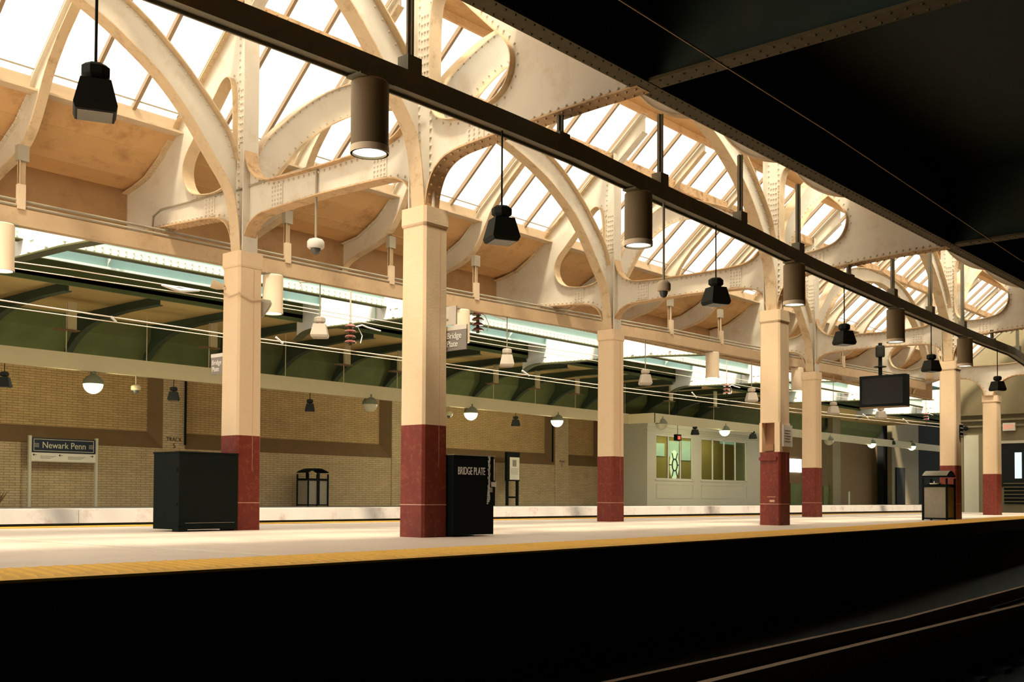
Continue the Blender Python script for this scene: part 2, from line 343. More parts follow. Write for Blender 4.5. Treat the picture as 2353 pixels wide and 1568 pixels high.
# ------------------------------------------------------------------ columns
BOT = smoothp([(.10,4.0),(.14,4.25),(.26,4.48),(.5,4.61),(.9,4.645),(1.4,4.67),(1.9,4.70),(2.4,4.725),(3.2,4.74)], 2)
TOPC = [(3.2,4.74),(3.2,5.45),(2.9,5.5),(2.54,5.59),(2.14,5.82),(1.86,6.06),(1.66,6.29),(1.0,6.80),(.24,7.45),(0,7.66)]
HOLE = smoothp([(.62,6.45),(.42,6.66),(.24,6.66),(.16,6.4),(.15,5.9),(.15,5.3),(.24,5.08),(.55,4.99),(.95,5.02),(1.3,5.12),(1.46,5.4),(1.42,5.68),(1.1,5.98)], 3, True)
BOT3 = [(0,4.60),(.5,4.62),(.9,4.645),(1.4,4.67),(1.9,4.70),(2.4,4.725),(3.2,4.74)]
def bracket_parts(root, X, side, cy, sc_out=1.0, BOT=BOT, z0=4.0):
    sg = 1 if side == 'far' else -1
    fn = lambda o, z, w_: (X+w_, cy+sg*o*sc_out, z)
    outer = ([(0, 4.0)] if z0 == 4.0 else [])+BOT+TOPC[1:]
    web = MB().poly([outer, HOLE], fn, .012)
    for (o, z, nx, nz) in resample(BOT, .115): web.rivet(fn(o+nx*.07, z+nz*.07, -.013), (-1,0,0))
    for (o, z, nx, nz) in resample(HOLE, .12, True): web.rivet(fn(o+nx*-.05, z+nz*-.05, -.013), (-1,0,0), .015)
    sp_ = MB()
    for i in range(3):
        for j in range(5): sp_.rivet(fn(.75+i*.08, 4.72+j*.055, -.022), (-1,0,0), .015)
    sp_.add([fn(.70,4.68,-.012),fn(.98,4.68,-.012),fn(.98,5.0,-.012),fn(.70,5.0,-.012),fn(.70,4.68,-.022),fn(.98,4.68,-.022),fn(.98,5.0,-.022),fn(.70,5.0,-.022)], [(4,5,6,7),(0,1,5,4),(1,2,6,5),(2,3,7,6),(3,0,4,7)])
    wb = part('bracket_web', web, 'cream', root); part('splice_plate', sp_, 'cream', wb)
    fl = MB().ribbon(BOT, fn, .12, .02)
    for (o, z, nx, nz) in resample(BOT, .12):
        for q in (-.07, .07): fl.rivet(fn(o-nx*.012, z-nz*.012, q), (0, -nx*0, -1), .016)
    part('bottom_flange', fl, 'rusty', root)
    part('opening_rim', MB().ribbon(HOLE, fn, .10, .014, True), 'flange', root)
    tf = MB().ribbon(TOPC[1:], fn, .11, .018)
    for (o, z, nx, nz) in resample(TOPC[2:], .12):
        tf.rivet(fn(o-nx*-.012, z-nz*-.012, -.07), (0, 0, -1), .015)
    part('top_flange', tf, 'flange', root)
def stem_parts(root, X, cy, inner):
    s = MB()
    s.box(X-.013, X+.013, cy-.15, cy+.15, 4.0, 7.7)
    fs = [-inner] if inner else [-1, 1]
    for q in fs: s.box(X-.13, X+.13, cy+q*.16-.009, cy+q*.16+.009, 4.0, 7.7)
    for k in range(34):
        z = 4.05+k*.105
        for yy in (-.10, .10): s.rivet((X-.014, cy+yy, z), (-1,0,0), .017)
    s.box(X-.05, X-.013, cy+fs[0]*.15, cy+fs[0]*.142, 4.0, 7.7)
    st = part('steel_stem', s, 'cream', root)
    sp = MB().box(X-.024, X-.012, cy-.09, cy+.09, 5.65, 6.5)
    for i in range(3):
        for j in range(8): sp.rivet((X-.026, cy-.05+i*.05, 5.72+j*.1), (-1,0,0), .015)
    part('splice_plate', sp, 'cream', st)
def casing(z0, z1, s0, s1, X, Y, ch=.03):
    mb = MB(); v = []
    for z, h in ((z0, s0/2), (z1, s1/2)):
        c = ch
        for p in ((-h+c,-h),(h-c,-h),(h,-h+c),(h,h-c),(h-c,h),(-h+c,h),(-h,h-c),(-h,-h+c)): v.append((X+p[0], Y+p[1], z))
    return mb.add(v, [tuple(range(8))[::-1], tuple(range(8, 16))]+[(k, (k+1) % 8, 8+(k+1) % 8, 8+k) for k in range(8)])
cols = {}
def column(key, X, Y, label, sides, niche=False):
    root = thing('platform_column', label, 'column', (X, Y, 0)); cols[key] = root
    D = 1.355
    if niche:
        # shaft built around a recessed niche in the -X face (z 1.28..1.88)
        mb = casing(1.9, 3.78, .412, .402, X, Y); mb2 = MB()
        h = .207
        mb.box(X-h+.14, X+h, Y-h, Y+h, 1.355, 1.9); mb.box(X-h, X-h+.14, Y+.155, Y+h, 1.355, 1.9); mb.box(X-h, X-h+.14, Y-h, Y-.10, 1.355, 1.9)
        part('shaft', mb, 'case', root)
        part('call_box_niche', MB().box(X-h+.138, X-h+.14, Y-.10, Y+.155, 1.36, 1.9).box(X-h+.03, X-h+.13, Y-.06, Y+.10, 1.38, 1.5).box(X-h+.06, X-h+.13, Y-.09, Y+.14, 1.36, 1.38), 'niche', root)
        part('niche_ledge', MB().box(X-h-.035, X-h, Y-.15, Y+.2, 1.20, 1.26), 'red', root)
    else:
        part('shaft', casing(D, 3.78, .414, .402, X, Y), 'case', root)
    part('painted_base', casing(0, D, .424, .416, X, Y), 'red', root)
    part('joint_line', casing(.388, .398, .430, .430, X, Y).add(*((lambda m: (m.v, m.f))(MB().box(X+.05, X+.055, Y-.2095, Y-.2065, .4, 3.75)))), 'line', root)
    cp = casing(3.80, 4.0, .436, .430, X, Y); cp.add(*((lambda m: (m.v, m.f))(casing(3.775, 3.80, .418, .436, X, Y)))); 
    part('cap', cp, 'case', root)
    stem_parts(root, X, Y, {'near': -1, 'far': 1}[sides[0]] if len(sides) == 1 else 0)
    for sd_ in sides: bracket_parts(root, X, sd_, Y)
    return root
column('C1', 0, 0, 'nearest cream column on an oxblood base, touching the black box lettered BRIDGE PLATE', ['near'])
column('C2', S, 0, 'cream column on an oxblood base with an open niche and small white notice', ['near'], niche=True)
column('C3', X2, 0, 'cream column on an oxblood base directly behind the arched-top trash can', ['near'])
column('B1', 0, W, 'leftmost cream column with brown-red base beside the plain black cabinet', ['far'])
column('B2', S, W, 'cream column with brown-red base standing alone in mid platform, nothing attached', ['far'])
column('B3', X2, W, 'cream column with brown base just right of the one with the niche', ['far'])
C4 = 1.84
t = thing('platform_column', 'farthest cream column at the right end of the platform', 'column', (X3+.2, C4, 0))
part('shaft', casing(1.355, 3.74, .470, .455, X3+.2, C4), 'case', t); part('painted_base', casing(0, 1.355, .48, .472, X3+.2, C4), 'red', t); part('cap', casing(3.74, 3.95, .50, .49, X3+.2, C4), 'case', t)
t3 = thing('frame_girder', 'wide riveted cross frame carried by the farthest column', 'girder', (X3, C4, 4.6))
for sd_, cy_ in (('far', W), ('near', 0)): bracket_parts(t3, X3, sd_, cy_, BOT=BOT3, z0=4.6)
hb_ = smoothp([(-.10,4.6),(.8,4.58),(1.15,4.55),(1.45,4.40),(1.66,4.15),(1.70,3.95)], 2); hb_ = hb_+[(2*C4-a, b) for a, b in reversed(hb_)]; hb_[-1] = (W+.1, 4.6)
ht_ = smoothp([(-.1,7.6),(.13,7.6),(.15,6.2),(.2,5.4),(.4,5.08),(.9,4.97),(W/2,4.95)], 2); ht_ = ht_+[(W-a, b) for a, b in reversed(ht_[:-1])]
fn3 = lambda o, z, w_: (X3+w_, o, z)
w3 = MB().poly([hb_+list(reversed(ht_))], fn3, .012)
for (o, z, nx, nz) in resample(hb_, .13): w3.rivet(fn3(o+nx*.05, z+nz*.05, -.013), (-1,0,0), .015)
part('cross_web', w3, 'cream', t3); part('cross_bottom_flange', MB().ribbon(hb_, fn3, .11, .018), 'rusty', t3); part('cross_top_flange', MB().ribbon(ht_, fn3, .11, .018), 'flange', t3)

# transverse girders between the two rows
GB = smoothp([(.10,4.0),(.14,4.2),(.26,4.40),(.5,4.50),(.9,4.52),(W/2,4.54)], 2); GB = GB+[(W-a, b) for a, b in reversed(GB[:-1])]
GT = smoothp([(.13,5.8),(.16,5.4),(.28,5.12),(.55,4.96),(1.0,4.93),(W/2,4.92)], 2); GT = GT+[(W-a, b) for a, b in reversed(GT[:-1])]
for X, lab in ((0, 'riveted cross girder joining the two nearest columns, camera dome hanging from it'), (S, 'riveted cross girder from the niche column back to the mid platform column'), (X2, 'riveted cross girder above the hanging monitor')):
    t = thing('cross_girder', lab, 'girder', (X, W/2, 4.5))
    fn = lambda o, z, w_: (X+w_, o, z)
    web = MB().poly([GB+list(reversed(GT))], fn, .012)
    for (o, z, nx, nz) in resample(GB[8:-8], .13): web.rivet(fn(o+nx*.05, z+nz*.05, -.013), (-1,0,0), .015)
    for (o, z, nx, nz) in resample(GT, .11): web.rivet(fn(o-nx*.05, z-nz*.05, -.013), (-1,0,0), .018)
    for y0 in (.68, W-.68-.26):
        sp_ = MB().box(X-.024, X-.012, y0, y0+.26, 4.56, 4.88); plates = plates+[sp_] if y0 > 1 else [sp_]
        for i in range(4):
            for j in range(5): sp_.rivet((X-.025, y0+.035+i*.063, 4.6+j*.06), (-1,0,0), .015)
    wb = part('web', web, 'cream', t)
    for sp_ in plates: part('splice_plate', sp_, 'cream', wb)
    part('top_flange', MB().ribbon(GT, fn, .11, .018), 'rusty', t)
    part('bottom_flange', MB().ribbon(GB, fn, .11, .018), 'rusty', t)
# conduit on first girder + dome camera
cdn = MB().tube([(-.03, 6.15, 4.74), (-.03, 6.12, 4.95), (-.03, 5.9, 5.02), (-.03, 4.6, 4.99), (-.03, 3.9, 4.96), (-.03, 3.1, 4.97), (-.04, 2.25, 4.97)], .014, 6)
solo('conduit', cdn, 'cond', 'thin bent conduit running along the nearest cross girder and bracket', 'conduit', smooth=True)
def dome_cam(name, x, y, ztop, zb, lab, mat='white', r=.10):
    t = thing(name, lab, 'camera', (x, y, zb))
    part('drop_rod', MB().tube([(x, y, ztop), (x, y, zb+.16)], .016, 8), 'cond', t, smooth=True)
    hs_ = part('housing', MB().lathe([(.03,.17),(r*.8,.15),(r,.12),(r,.05),(r*.88,.03)], (x, y, zb), 20), mat, t, smooth=True)
    part('dome', MB().lathe([(r*.6,.04),(r*.58,.0),(r*.4,-.04),(r*.1,-.055)], (x, y, zb), 16), 'dglass', hs_, smooth=True)
    return t
P = at(728, 580, 0, -.02)
dome_cam('dome_camera', -.04, P.y, 4.97, 3.80, 'white dome camera on a long rod under the nearest cross girder', r=.115)

# longitudinal arches
AL = [(.12,4.02),(.15,4.4),(.22,4.80),(.34,5.01),(.52,5.22),(.72,5.48),(.94,5.75),(1.19,6.01),(1.46,6.24),(1.87,6.5),(2.3,6.73),(2.9,6.95),(3.6,7.13),(4.6,7.22)]
AU = [(.15,5.35),(.26,5.66),(.46,5.90),(.76,6.2),(1.08,6.50),(1.41,6.75),(1.75,6.97),(2.1,7.14),(2.6,7.33),(3.3,7.48),(4.6,7.58)]
def arch(X0, X1, yrow, lab):
    L = X1-X0; k = L/9.2; X_END = X1 == X3
    lo = smoothp(AL, 2); hi = smoothp(AU, 2)
    f_ = lambda u: u if u < 2.6 else 2.6+(u-2.6)*(L/2-2.6)/2.0
    lo = [(f_(a), b) for a, b in lo]; hi = [(f_(a), b) for a, b in hi]
    lo = lo+[(L-a, b) for a, b in reversed(lo[:-1])]; hi = hi+[(L-a, b) for a, b in reversed(hi[:-1])]
    if X_END: lo = [(a, max(b, 4.62) if a > L-.4 else b) for a, b in lo]
    fn = lambda u, z, w_: (X0+u, warp(X0+u, yrow)+w_, z)
    t = thing('arched_girder', lab, 'arch', (X0+L/2, warp(X0+L/2, yrow), 7.2))
    web = MB().poly([lo+list(reversed(hi))], fn, .01)
    for (o, z, nx, nz) in resample(hi, .16): web.rivet(fn(o-nx*.045, z-nz*.045, -.012), (0,-1,0), .014)
    for (o, z, nx, nz) in resample(lo, .16): web.rivet(fn(o+nx*.045, z+nz*.045, -.012), (0,-1,0), .014)
    part('web', web, 'cream', t)
    part('top_flange', MB().ribbon(hi, fn, .11, .018), 'flange', t)
    bf = MB().ribbon(lo, fn, .11, .018)
    part('bottom_flange', bf, 'flange', t)
arch(-S, 0, W, 'back row arch rising to the top left corner from the leftmost column')
arch(0, S, W, 'back row arch spanning from the leftmost column to the mid platform column')
arch(S, X2, W, 'back row arch between the mid platform column and the brown-based one behind the niche column')
arch(X2, X3, W, 'back row arch running to the farthest column at the right')
arch(-S, 0, 0, 'near row arch climbing left from the nearest column behind the dark rail')
arch(0, S, 0, 'near row arch between the nearest column and the niche column')
arch(S, X2, 0, 'near row arch between the niche column and the trash can column')
arch(X2, X3, 0, 'near row arch running right from the trash can column')

# ------------------------------------------------------------------ roof of our platform
def side_y(side, o): return W+o if side == 'far' else -o
SKY0, SKY1 = (1.72, 6.33), (-.85, 8.55)
def skyz(o): return SKY0[1]+(SKY0[0]-o)*(SKY1[1]-SKY0[1])/(SKY0[0]-SKY1[0])
RLO = smoothp([(3.16,4.85),(3.08,5.05),(2.68,5.19),(2.25,5.28),(1.95,5.40),(1.68,5.62),(1.45,5.98),(1.25,6.34),(.9,6.72)], 2)+[(-.85,8.22)]
RUP = [(3.16,5.46),(2.7,5.52),(2.14,5.79),(1.80,6.08),(1.6,6.34),(-.85,8.42)]
allx = []
for a, b in zip(FR, FR[1:]):
    for k in range(4): allx.append((a+(b-a)*k/4, k == 0))
allx.append((X4, True))
n = 0
for X, isf in allx:
    if isf: continue
    for side in ('far', 'near'):
        fn = lambda o, z, w_: (X+w_, warp(X, side_y(side, o)), z)
        if side == 'far': lab = ORD[n]+' of the curved roof ribs carrying the back skylight slope'
        else: lab = ORD[n]+' of the curved roof ribs hidden over the near platform edge'
        t = thing('roof_rib', lab, 'rib', fn(1.5, 5.8, 0), group='curved roof ribs')
        web = MB().poly([RLO+list(reversed(RUP))], fn, .01); part('web', web, 'cream', t)
        part('bottom_flange', MB().ribbon(RLO, fn, .07, .018), 'flange', t)
        tfl = MB().ribbon(RUP, fn, .07, .018)
        if side == 'far':
            for (o, z, nx, nz) in resample(RUP[1:4], .13): tfl.rivet(fn(o, z-.015, -.07), (0,0,-1), .014)
        part('top_flange', tfl, 'cream', t)
    n += 1
# rafters above the frames along the glass
for i, X in enumerate(FR[1:]):
    for side in ('far', 'near'):
        fn = lambda o, z, w_: (X+w_, warp(X, side_y(side, o)), z)
        pts = [(.1, skyz(.1)-.1), (-.85, 8.42)]
        t = MB().ribbon([(1.6,6.34),(-.85,8.42)], fn, .11, .02); t.poly([[(0.05,7.3),(-.85,8.02),(-.85,8.42),(0.05,7.66)]], fn, .01); t.ribbon([(0.05,7.3),(-.85,8.02)], fn, .1, .02)
        lab = ['the nearest pair of columns', 'the niche column', 'the trash can column', 'the farthest column', 'the end of the platform'][i]
        solo('frame_rafter', t, 'cream', ('riveted rafter under the glass above ' if side == 'far' else 'riveted rafter on the camera side above ')+lab, 'rafter')
# skylight bays, cove ceilings, curbs, fascias, ridge, purlins
bounds = FR; wn = 1
for bi, (a, b) in enumerate(zip(bounds, bounds[1:])):
    for side in ('far', 'near'):
        y = lambda x, o: warp(x, side_y(side, o))
        root = bpy.data.objects.new('window_%d' % wn, None); COL.objects.link(root); root['kind'] = 'structure'; root['_o'] = (0,0,0); wn += 1
        gl = MB().add([(a, y(a, SKY0[0]), SKY0[1]+.09), (b, y(b, SKY0[0]), SKY0[1]+.09), (b, y(b, SKY1[0]), SKY1[1]+.09), (a, y(a, SKY1[0]), SKY1[1]+.09)], [(0,1,2,3)])
        part('glass_pane', gl, 'glass', root)
        nb = 12
        for k in range(nb+1):
            x = a+(b-a)*k/nb
            if k == nb and bi < 4: continue
            br = MB().bar((x, y(x, SKY0[0]+.08), skyz(SKY0[0]+.08)+.04), (x, y(x, SKY1[0]), SKY1[1]+.04), .028, .11)
            br.bar((x, y(x, SKY0[0]+.08), skyz(SKY0[0]+.08)-.02), (x, y(x, SKY1[0]), SKY1[1]-.02), .055, .012)
            part('glazing_bar', br, 'bar', root)
        part('sill_rail', MB().bar((a, y(a, 1.62), 6.42), (b, y(b, 1.62), 6.42), .02, .02), 'cond', root)
        part('purlin_rail', MB().bar((a, y(a, .9), skyz(.9)+.0), (b, y(b, .9), skyz(.9)), .02, .02), 'cond', root) if 0 else None
        # curb at the foot of the glass
        cb = MB().bar((a, y(a, 1.74), 6.23), (b, y(b, 1.74), 6.23), .05, .24).bar((a, y(a, 1.66), 6.12), (b, y(b, 1.66), 6.12), .2, .03)
        solo('skylight_curb', cb, 'condlt', ('ledge at the foot of the back skylight, ' if side == 'far' else 'ledge at the foot of the camera-side skylight, ')+['left of the nearest columns', 'first bay right of the nearest columns', 'second bay right of the nearest columns', 'bay running to the farthest column', 'bay beyond the farthest column'][bi], 'ledge')
        cv = MB(); pr = [(3.2,5.52),(2.7,5.58),(2.14,5.85),(1.86,6.05),(1.70,6.14)]
        for (o0, z0), (o1, z1) in zip(pr, pr[1:]):
            cv.add([(a,y(a,o0),z0),(b,y(b,o0),z0),(b,y(b,o1),z1),(a,y(a,o1),z1),(a,y(a,o0),z0+.04),(b,y(b,o0),z0+.04),(b,y(b,o1),z1+.04),(a,y(a,o1),z1+.04)], [(0,1,2,3),(7,6,5,4),(0,4,5,1),(3,2,6,7)])
        for q in range(2):
            o_ = 2.5-.4*q; zz = lerp_tab([(1.70,6.14),(1.86,6.05),(2.14,5.85),(2.7,5.58),(3.2,5.52)], o_)
            cv.bar((a, y(a, o_), zz-.004), (b, y(b, o_), zz-.004), .012, .012)
        struct('ceiling_%s_cove_%d' % (side, bi+1), cv, 'tan')
        fz0, fz1 = 4.76, 5.54 if side == 'far' else 6.0
        fs = MB().add([(a,y(a,3.2),fz0),(b,y(b,3.2),fz0),(b,y(b,3.2),fz1),(a,y(a,3.2),fz1),(a,y(a,3.23),fz0),(b,y(b,3.23),fz0),(b,y(b,3.23),fz1),(a,y(a,3.23),fz1)], [(0,1,2,3),(7,6,5,4),(0,4,5,1),(3,2,6,7)])
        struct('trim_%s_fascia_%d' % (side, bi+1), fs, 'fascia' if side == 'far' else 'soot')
        ff = MB().bar((a, y(a, 3.22), 4.75), (b, y(b, 3.22), 4.75), .22, .025)
        if side == 'near' or 1:
            nr = int((b-a)/.13)
            for k in range(nr):
                x = a+(k+.5)*(b-a)/nr
                for dy in (-.09, .09): ff.rivet((x, y(x, 3.22)+dy*.8, 4.737), (0,0,-1), .013)
                ff.rivet((x, y(x, 3.235 if side == 'near' else 3.195), 4.82), (0, -1, 0), .014)
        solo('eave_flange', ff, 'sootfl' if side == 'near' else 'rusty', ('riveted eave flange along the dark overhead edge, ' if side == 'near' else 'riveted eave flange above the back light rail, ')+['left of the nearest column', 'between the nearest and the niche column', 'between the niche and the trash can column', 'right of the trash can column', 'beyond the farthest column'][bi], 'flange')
        if bi >= 0:
            pu = MB().bar((a+.1, y(a+.1, 0), 7.62), (b-.1, y(b-.1, 0), 7.62), .16, .20)
            nr = int((b-a)/.2)
            for k in range(nr):
                x = a+(k+.5)*(b-a)/nr
                for zz in (7.56, 7.68): pu.rivet((x, y(x, 0)-.081, zz), (0,-1,0), .014)
                pu.rivet((x, y(x, 0), 7.518), (0,0,-1), .014)
            if side == 'far' or bi > 0:
                solo('roof_purlin', pu, 'rusty', ('long riveted purlin over the back columns, ' if side == 'far' else 'long riveted purlin over the near columns, ')+['left bay', 'first bay', 'second bay', 'third bay', 'last bay'][bi], 'purlin')
    rg = MB().add([(a, warp(a, .80), 8.52), (b, warp(b, .80), 8.52), (b, warp(b, W-.80), 8.52), (a, warp(a, W-.80), 8.52), (a, warp(a, .80), 8.7), (b, warp(b, .80), 8.7), (b, warp(b, W-.80), 8.7), (a, warp(a, W-.80), 8.7)], [(0,1,2,3),(4,5,6,7),(0,1,5,4),(3,2,6,7)])
    rg.bar((a, warp(a, W-.82), 8.47), (b, warp(b, W-.82), 8.47), .06, .16)
    struct('ceiling_ridge_%d' % (bi+1), rg, 'tan')
# dark roof above the near track
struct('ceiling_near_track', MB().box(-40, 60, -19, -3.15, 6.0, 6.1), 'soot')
for k in range(7):
    X = [-18.4, -9.2, 0, 9.2, 18.78, 28.1, 37.3][k]
    if X < -9: continue
    y0 = warp(X, -3.2)
    t = thing('track_tie_beam', 'dark riveted beam crossing over the near track '+['', 'left of the nearest column', 'in line with the nearest column', 'in line with the niche column', 'in line with the trash can column', 'in line with the farthest column', 'beyond the last column'][k], 'beam', (X, -9, 4.8))
    part('web', MB().box(X-.012, X+.012, -16, y0, 4.78, 6.0), 'soot', t); tb = MB().box(X-.12, X+.12, -16, y0+.06, 4.745, 4.78)
    for q in range(80):
        yy = y0-.1-q*.14
        for dx in (-.07, .07): tb.rivet((X+dx, yy, 4.75), (0,0,-1), .017)
    part('bottom_flange', tb, 'sootfl', t)
for k in range(14):
    X = -8+k*3.1+1.2
    solo('overhead_duct_panel', MB().box(X, X+1.3, -9.2, -7.3, 5.9, 6.02), 'brown', 'faint reddish panel in the dark roof over the near track, '+ORD[k], 'panel', group='dim roof panels')
struct('wall_behind_camera', MB().box(-40, 60, -19.2, -19, -1.3, 6.1), 'soot')  # unseen wall added to keep the camera side dim
struct('wall_left_end', MB().box(-30.2, -30, -19, -3.2, -1.3, 6.1), 'dark')  # unseen end wall added to shut light out of the camera side
wr = MB().tube([CAM+Vector((-6, 4.5147, 3.62))]+[at(px, py, 1, -4.9) for px, py in ((1330,-58),(1425,0),(1900,300),(2340,594))]+[Vector((26, -4.9, 4.0))], .008, 6); wr.v = list(wr.v)
solo('contact_wire', wr, 'darkwire', 'thin pale wire crossing the black area at upper right', 'wire', smooth=True)

# ------------------------------------------------------------------ light rails
def rail_path(tab, z, x0, x1, st=1.15):
    n_ = int((x1-x0)/st); return [(x0+(x1-x0)*i/n_, lerp_tab(tab, x0+(x1-x0)*i/n_), z) for i in range(n_+1)]
t = thing('light_rail', 'long dark weathered lamp rail slanting across the upper picture', 'rail', (0, -2.1, 4.3))
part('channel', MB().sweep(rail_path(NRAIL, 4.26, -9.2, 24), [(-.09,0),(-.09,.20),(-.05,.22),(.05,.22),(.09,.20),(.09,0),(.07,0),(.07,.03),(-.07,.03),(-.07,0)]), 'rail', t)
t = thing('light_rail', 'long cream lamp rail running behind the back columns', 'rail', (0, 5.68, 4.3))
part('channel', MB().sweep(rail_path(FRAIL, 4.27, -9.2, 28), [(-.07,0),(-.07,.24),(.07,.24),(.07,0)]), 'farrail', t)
for i, (dy, dz, lab) in enumerate([(-.02, .36, 'upper'), (-.05, .28, 'lower')]):
    cpath = [(x, y+dy, z+dz) for x, y, z in rail_path(FRAIL, 4.27, -9.2, 28)]
    solo('conduit', MB().tube(cpath, .022, 6), 'cond', lab+' of the two pipes running on top of the cream lamp rail', 'conduit', smooth=True)
# hangers
nx_ = 0
for i, X in enumerate([-6.9, -4.6, -2.3, 0, 2.3, 4.6, 6.9, 9.2, 11.6, 14.0, 16.4, 18.78, 21.46, 24.1]):
    y = lerp_tab(NRAIL, X); isf = X in (0, 9.2, 18.78)
    yb = 4.62 if isf else lerp_tab([(0,6.6),(.4,6.5),(1.0,6.1),(1.3,5.84),(1.6,5.58),(1.89,5.4),(2.25,5.28),(3,5.1)], -y+max(0,(X-X2)*.2)) if X < 19 else 5.3
    yb = 4.72 if isf else yb
    hb = MB().box(X-.04, X+.04, y-.012, y+.012, 4.46, yb).box(X-.012, X+.012, y-.04, y+.04, 4.46, yb).box(X-.09, X+.09, y-.07, y+.07, 4.46, 4.50 if isf else 4.62)
    solo('rail_hanger', hb, 'rail', ORD[i]+' of the dark hanger posts of the near lamp rail', 'hanger', 'near rail hangers')
for i, px in enumerate([(50,420),(660,550),(898,600),(1093,640),(1540,720),(1655,740),(1800,760),(1935,830)]):
    X = [-2.33, 2.33, 4.75, 7.1][i] if i < 4 else [13.3, 15.6, 18.2, 21.5][i-4]
    for _ in range(6):
        X = at(px[0], px[1], 1, lerp_tab(FRAIL, X)).x
    y = lerp_tab(FRAIL, X)
    hb = MB().box(X-.05, X+.05, y-.01, y+.01, 4.42, 5.42).box(X-.05, X-.035, y-.04, y+.04, 4.42, 5.42)
    t = thing('rail_hanger', ORD[i]+' of the pale posts holding the cream lamp rail', 'hanger', (X, y, 4.45), group='cream rail hangers')
    part('post', hb, 'farrail', t); part('clamp', MB().box(X-.09, X+.02, y-.09, y-.02, 4.5, 4.85), 'condlt', t); part('top_bracket', MB().box(X-.08, X+.08, y-.05, y+.05, 5.2, 5.42), 'cond', t)

# cylinder lamps
def cyl_lamp(X, y, zt, mat, lab, group):
    t = thing('cylinder_lamp', lab, 'lamp', (X, y, zt-.66), group=group); c = (X, y, 0); r = .172
    part('housing', MB().lathe([(r*.9, zt),(r, zt-.02),(r, zt-.62),(r*1.0, zt-.66),(r*.9, zt-.66),(r*.88, zt-.60)], c, 32, cap=False), mat, t, smooth=True)
    rm_ = part('rim', MB().lathe([(r*.92, zt-.60),(r*1.03, zt-.60),(r*1.03, zt-.66),(r*.92, zt-.66), (r*.92, zt-.60)], c, 32, cap=False), 'ltcyl' if mat == 'dkcyl' else mat, t, smooth=True)
    part('lens', MB().lathe([(r*.91, zt-.63),(r*.91, zt-.64)], c, 32), 'lens', rm_)
    part('mounting_plate', MB().box(X-.2, X+.2, y-.1, y+.1, zt, zt+.02), 'rail' if mat == 'dkcyl' else 'cond', t)
for i, (px, py) in enumerate([(850,250),(1467,490),(1825,640),(2058,725),(2217,790)]):
    X = [-2.7, 1.8, 6.4, 11.2, 16][i]
    for _ in range(6): X = at(px, py, 1, lerp_tab(NRAIL, X)).x
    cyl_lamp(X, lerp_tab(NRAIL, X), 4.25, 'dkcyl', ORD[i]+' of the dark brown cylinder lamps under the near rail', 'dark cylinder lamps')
for i, (px, py) in enumerate([(3,560),(627,665),(1060,750),(1637,840),(1832,872)]):
    X = [-2.7, 2, 6.8, 16, 21][i]
    for _ in range(6): X = at(px, py, 1, lerp_tab(FRAIL, X)).x
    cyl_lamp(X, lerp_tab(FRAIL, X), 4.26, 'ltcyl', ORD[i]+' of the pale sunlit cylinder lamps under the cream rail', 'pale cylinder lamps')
# floodlights on rods
def flood(X, y, ztop, zb, mat, lens, lab, group, rz=.7, sc=1.0):
    t = thing('hanging_floodlight', lab, 'floodlight', (X, y, zb), rz, group)
    L = lambda nm, mb, m, s=False: part(nm, mb, m, t, local=True, smooth=s)
    L('drop_rod', MB().tube([(0,0,.36*sc),(0,0,ztop-zb)], .011*sc, 6), mat if mat == 'flood' else 'cond', True)
    L('ballast_box', MB().lathe([(.075*sc,.37*sc),(.105*sc,.345*sc),(.105*sc,.285*sc),(.075*sc,.26*sc)], (0,0,0), 8, .39), mat)
    L('yoke', MB().box(-.055*sc,-.035*sc,-.02,.02,.2*sc,.28*sc).box(.035*sc,.055*sc,-.02,.02,.2*sc,.28*sc), mat)
    rh_ = L('reflector_housing', MB().add([(a*sc, b*sc, c*sc) for a, b, c in [(-.105,-.105,.24),(.105,-.105,.24),(.105,.105,.24),(-.105,.105,.24),(-.15,-.15,.04),(.15,-.15,.04),(.15,.15,.04),(-.15,.15,.04),(-.135,-.135,0),(.135,-.135,0),(.135,.135,0),(-.135,.135,0)]],
      [(0,1,2,3),(0,4,5,1),(1,5,6,2),(2,6,7,3),(3,7,4,0),(4,8,9,5),(5,9,10,6),(6,10,11,7),(7,11,8,4),(8,11,10,9)]), mat)
    part('lens', MB().box(-.12*sc,.12*sc,-.12*sc,.12*sc,-.006,.0), lens, rh_, local=True)
    return t
for i, (px, py) in enumerate([(220,150),(1153,475),(1645,640),(1940,745),(2140,815),(2292,865)]):
    X = [-5.3,-.7,3.7,8,12,16][i]
    for _ in range(6): X = at(px, py, 1, lerp_tab(NRAIL, X)).x
    y = lerp_tab(NRAIL, X); z = at(px, py, 1, y).z
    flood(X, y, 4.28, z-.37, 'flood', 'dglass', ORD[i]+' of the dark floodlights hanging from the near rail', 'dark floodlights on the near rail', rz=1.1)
for i, (px, py) in enumerate([(735,730),(1165,803),(1483,850),(1727,893),(1915,925),(2024,937)]):
    X = [3,8,13,18,22,25][i]
    for _ in range(6): X = at(px, py, 1, lerp_tab(FRAIL, X)).x
    y = lerp_tab(FRAIL, X)
    z = at(px, py, 1, y).z
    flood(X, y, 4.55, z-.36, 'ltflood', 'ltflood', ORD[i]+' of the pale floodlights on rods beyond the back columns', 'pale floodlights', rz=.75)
# second dome camera under the rail
X = 2.5
for _ in range(6): X = at(1525, 665, 1, lerp_tab(NRAIL, X)).x
y = lerp_tab(NRAIL, X); dome_cam('dome_camera', X, y, 4.28, at(1525, 675, 1, y).z, 'beige dome camera on a long rod from the dark rail above mid picture', 'condlt', .09)

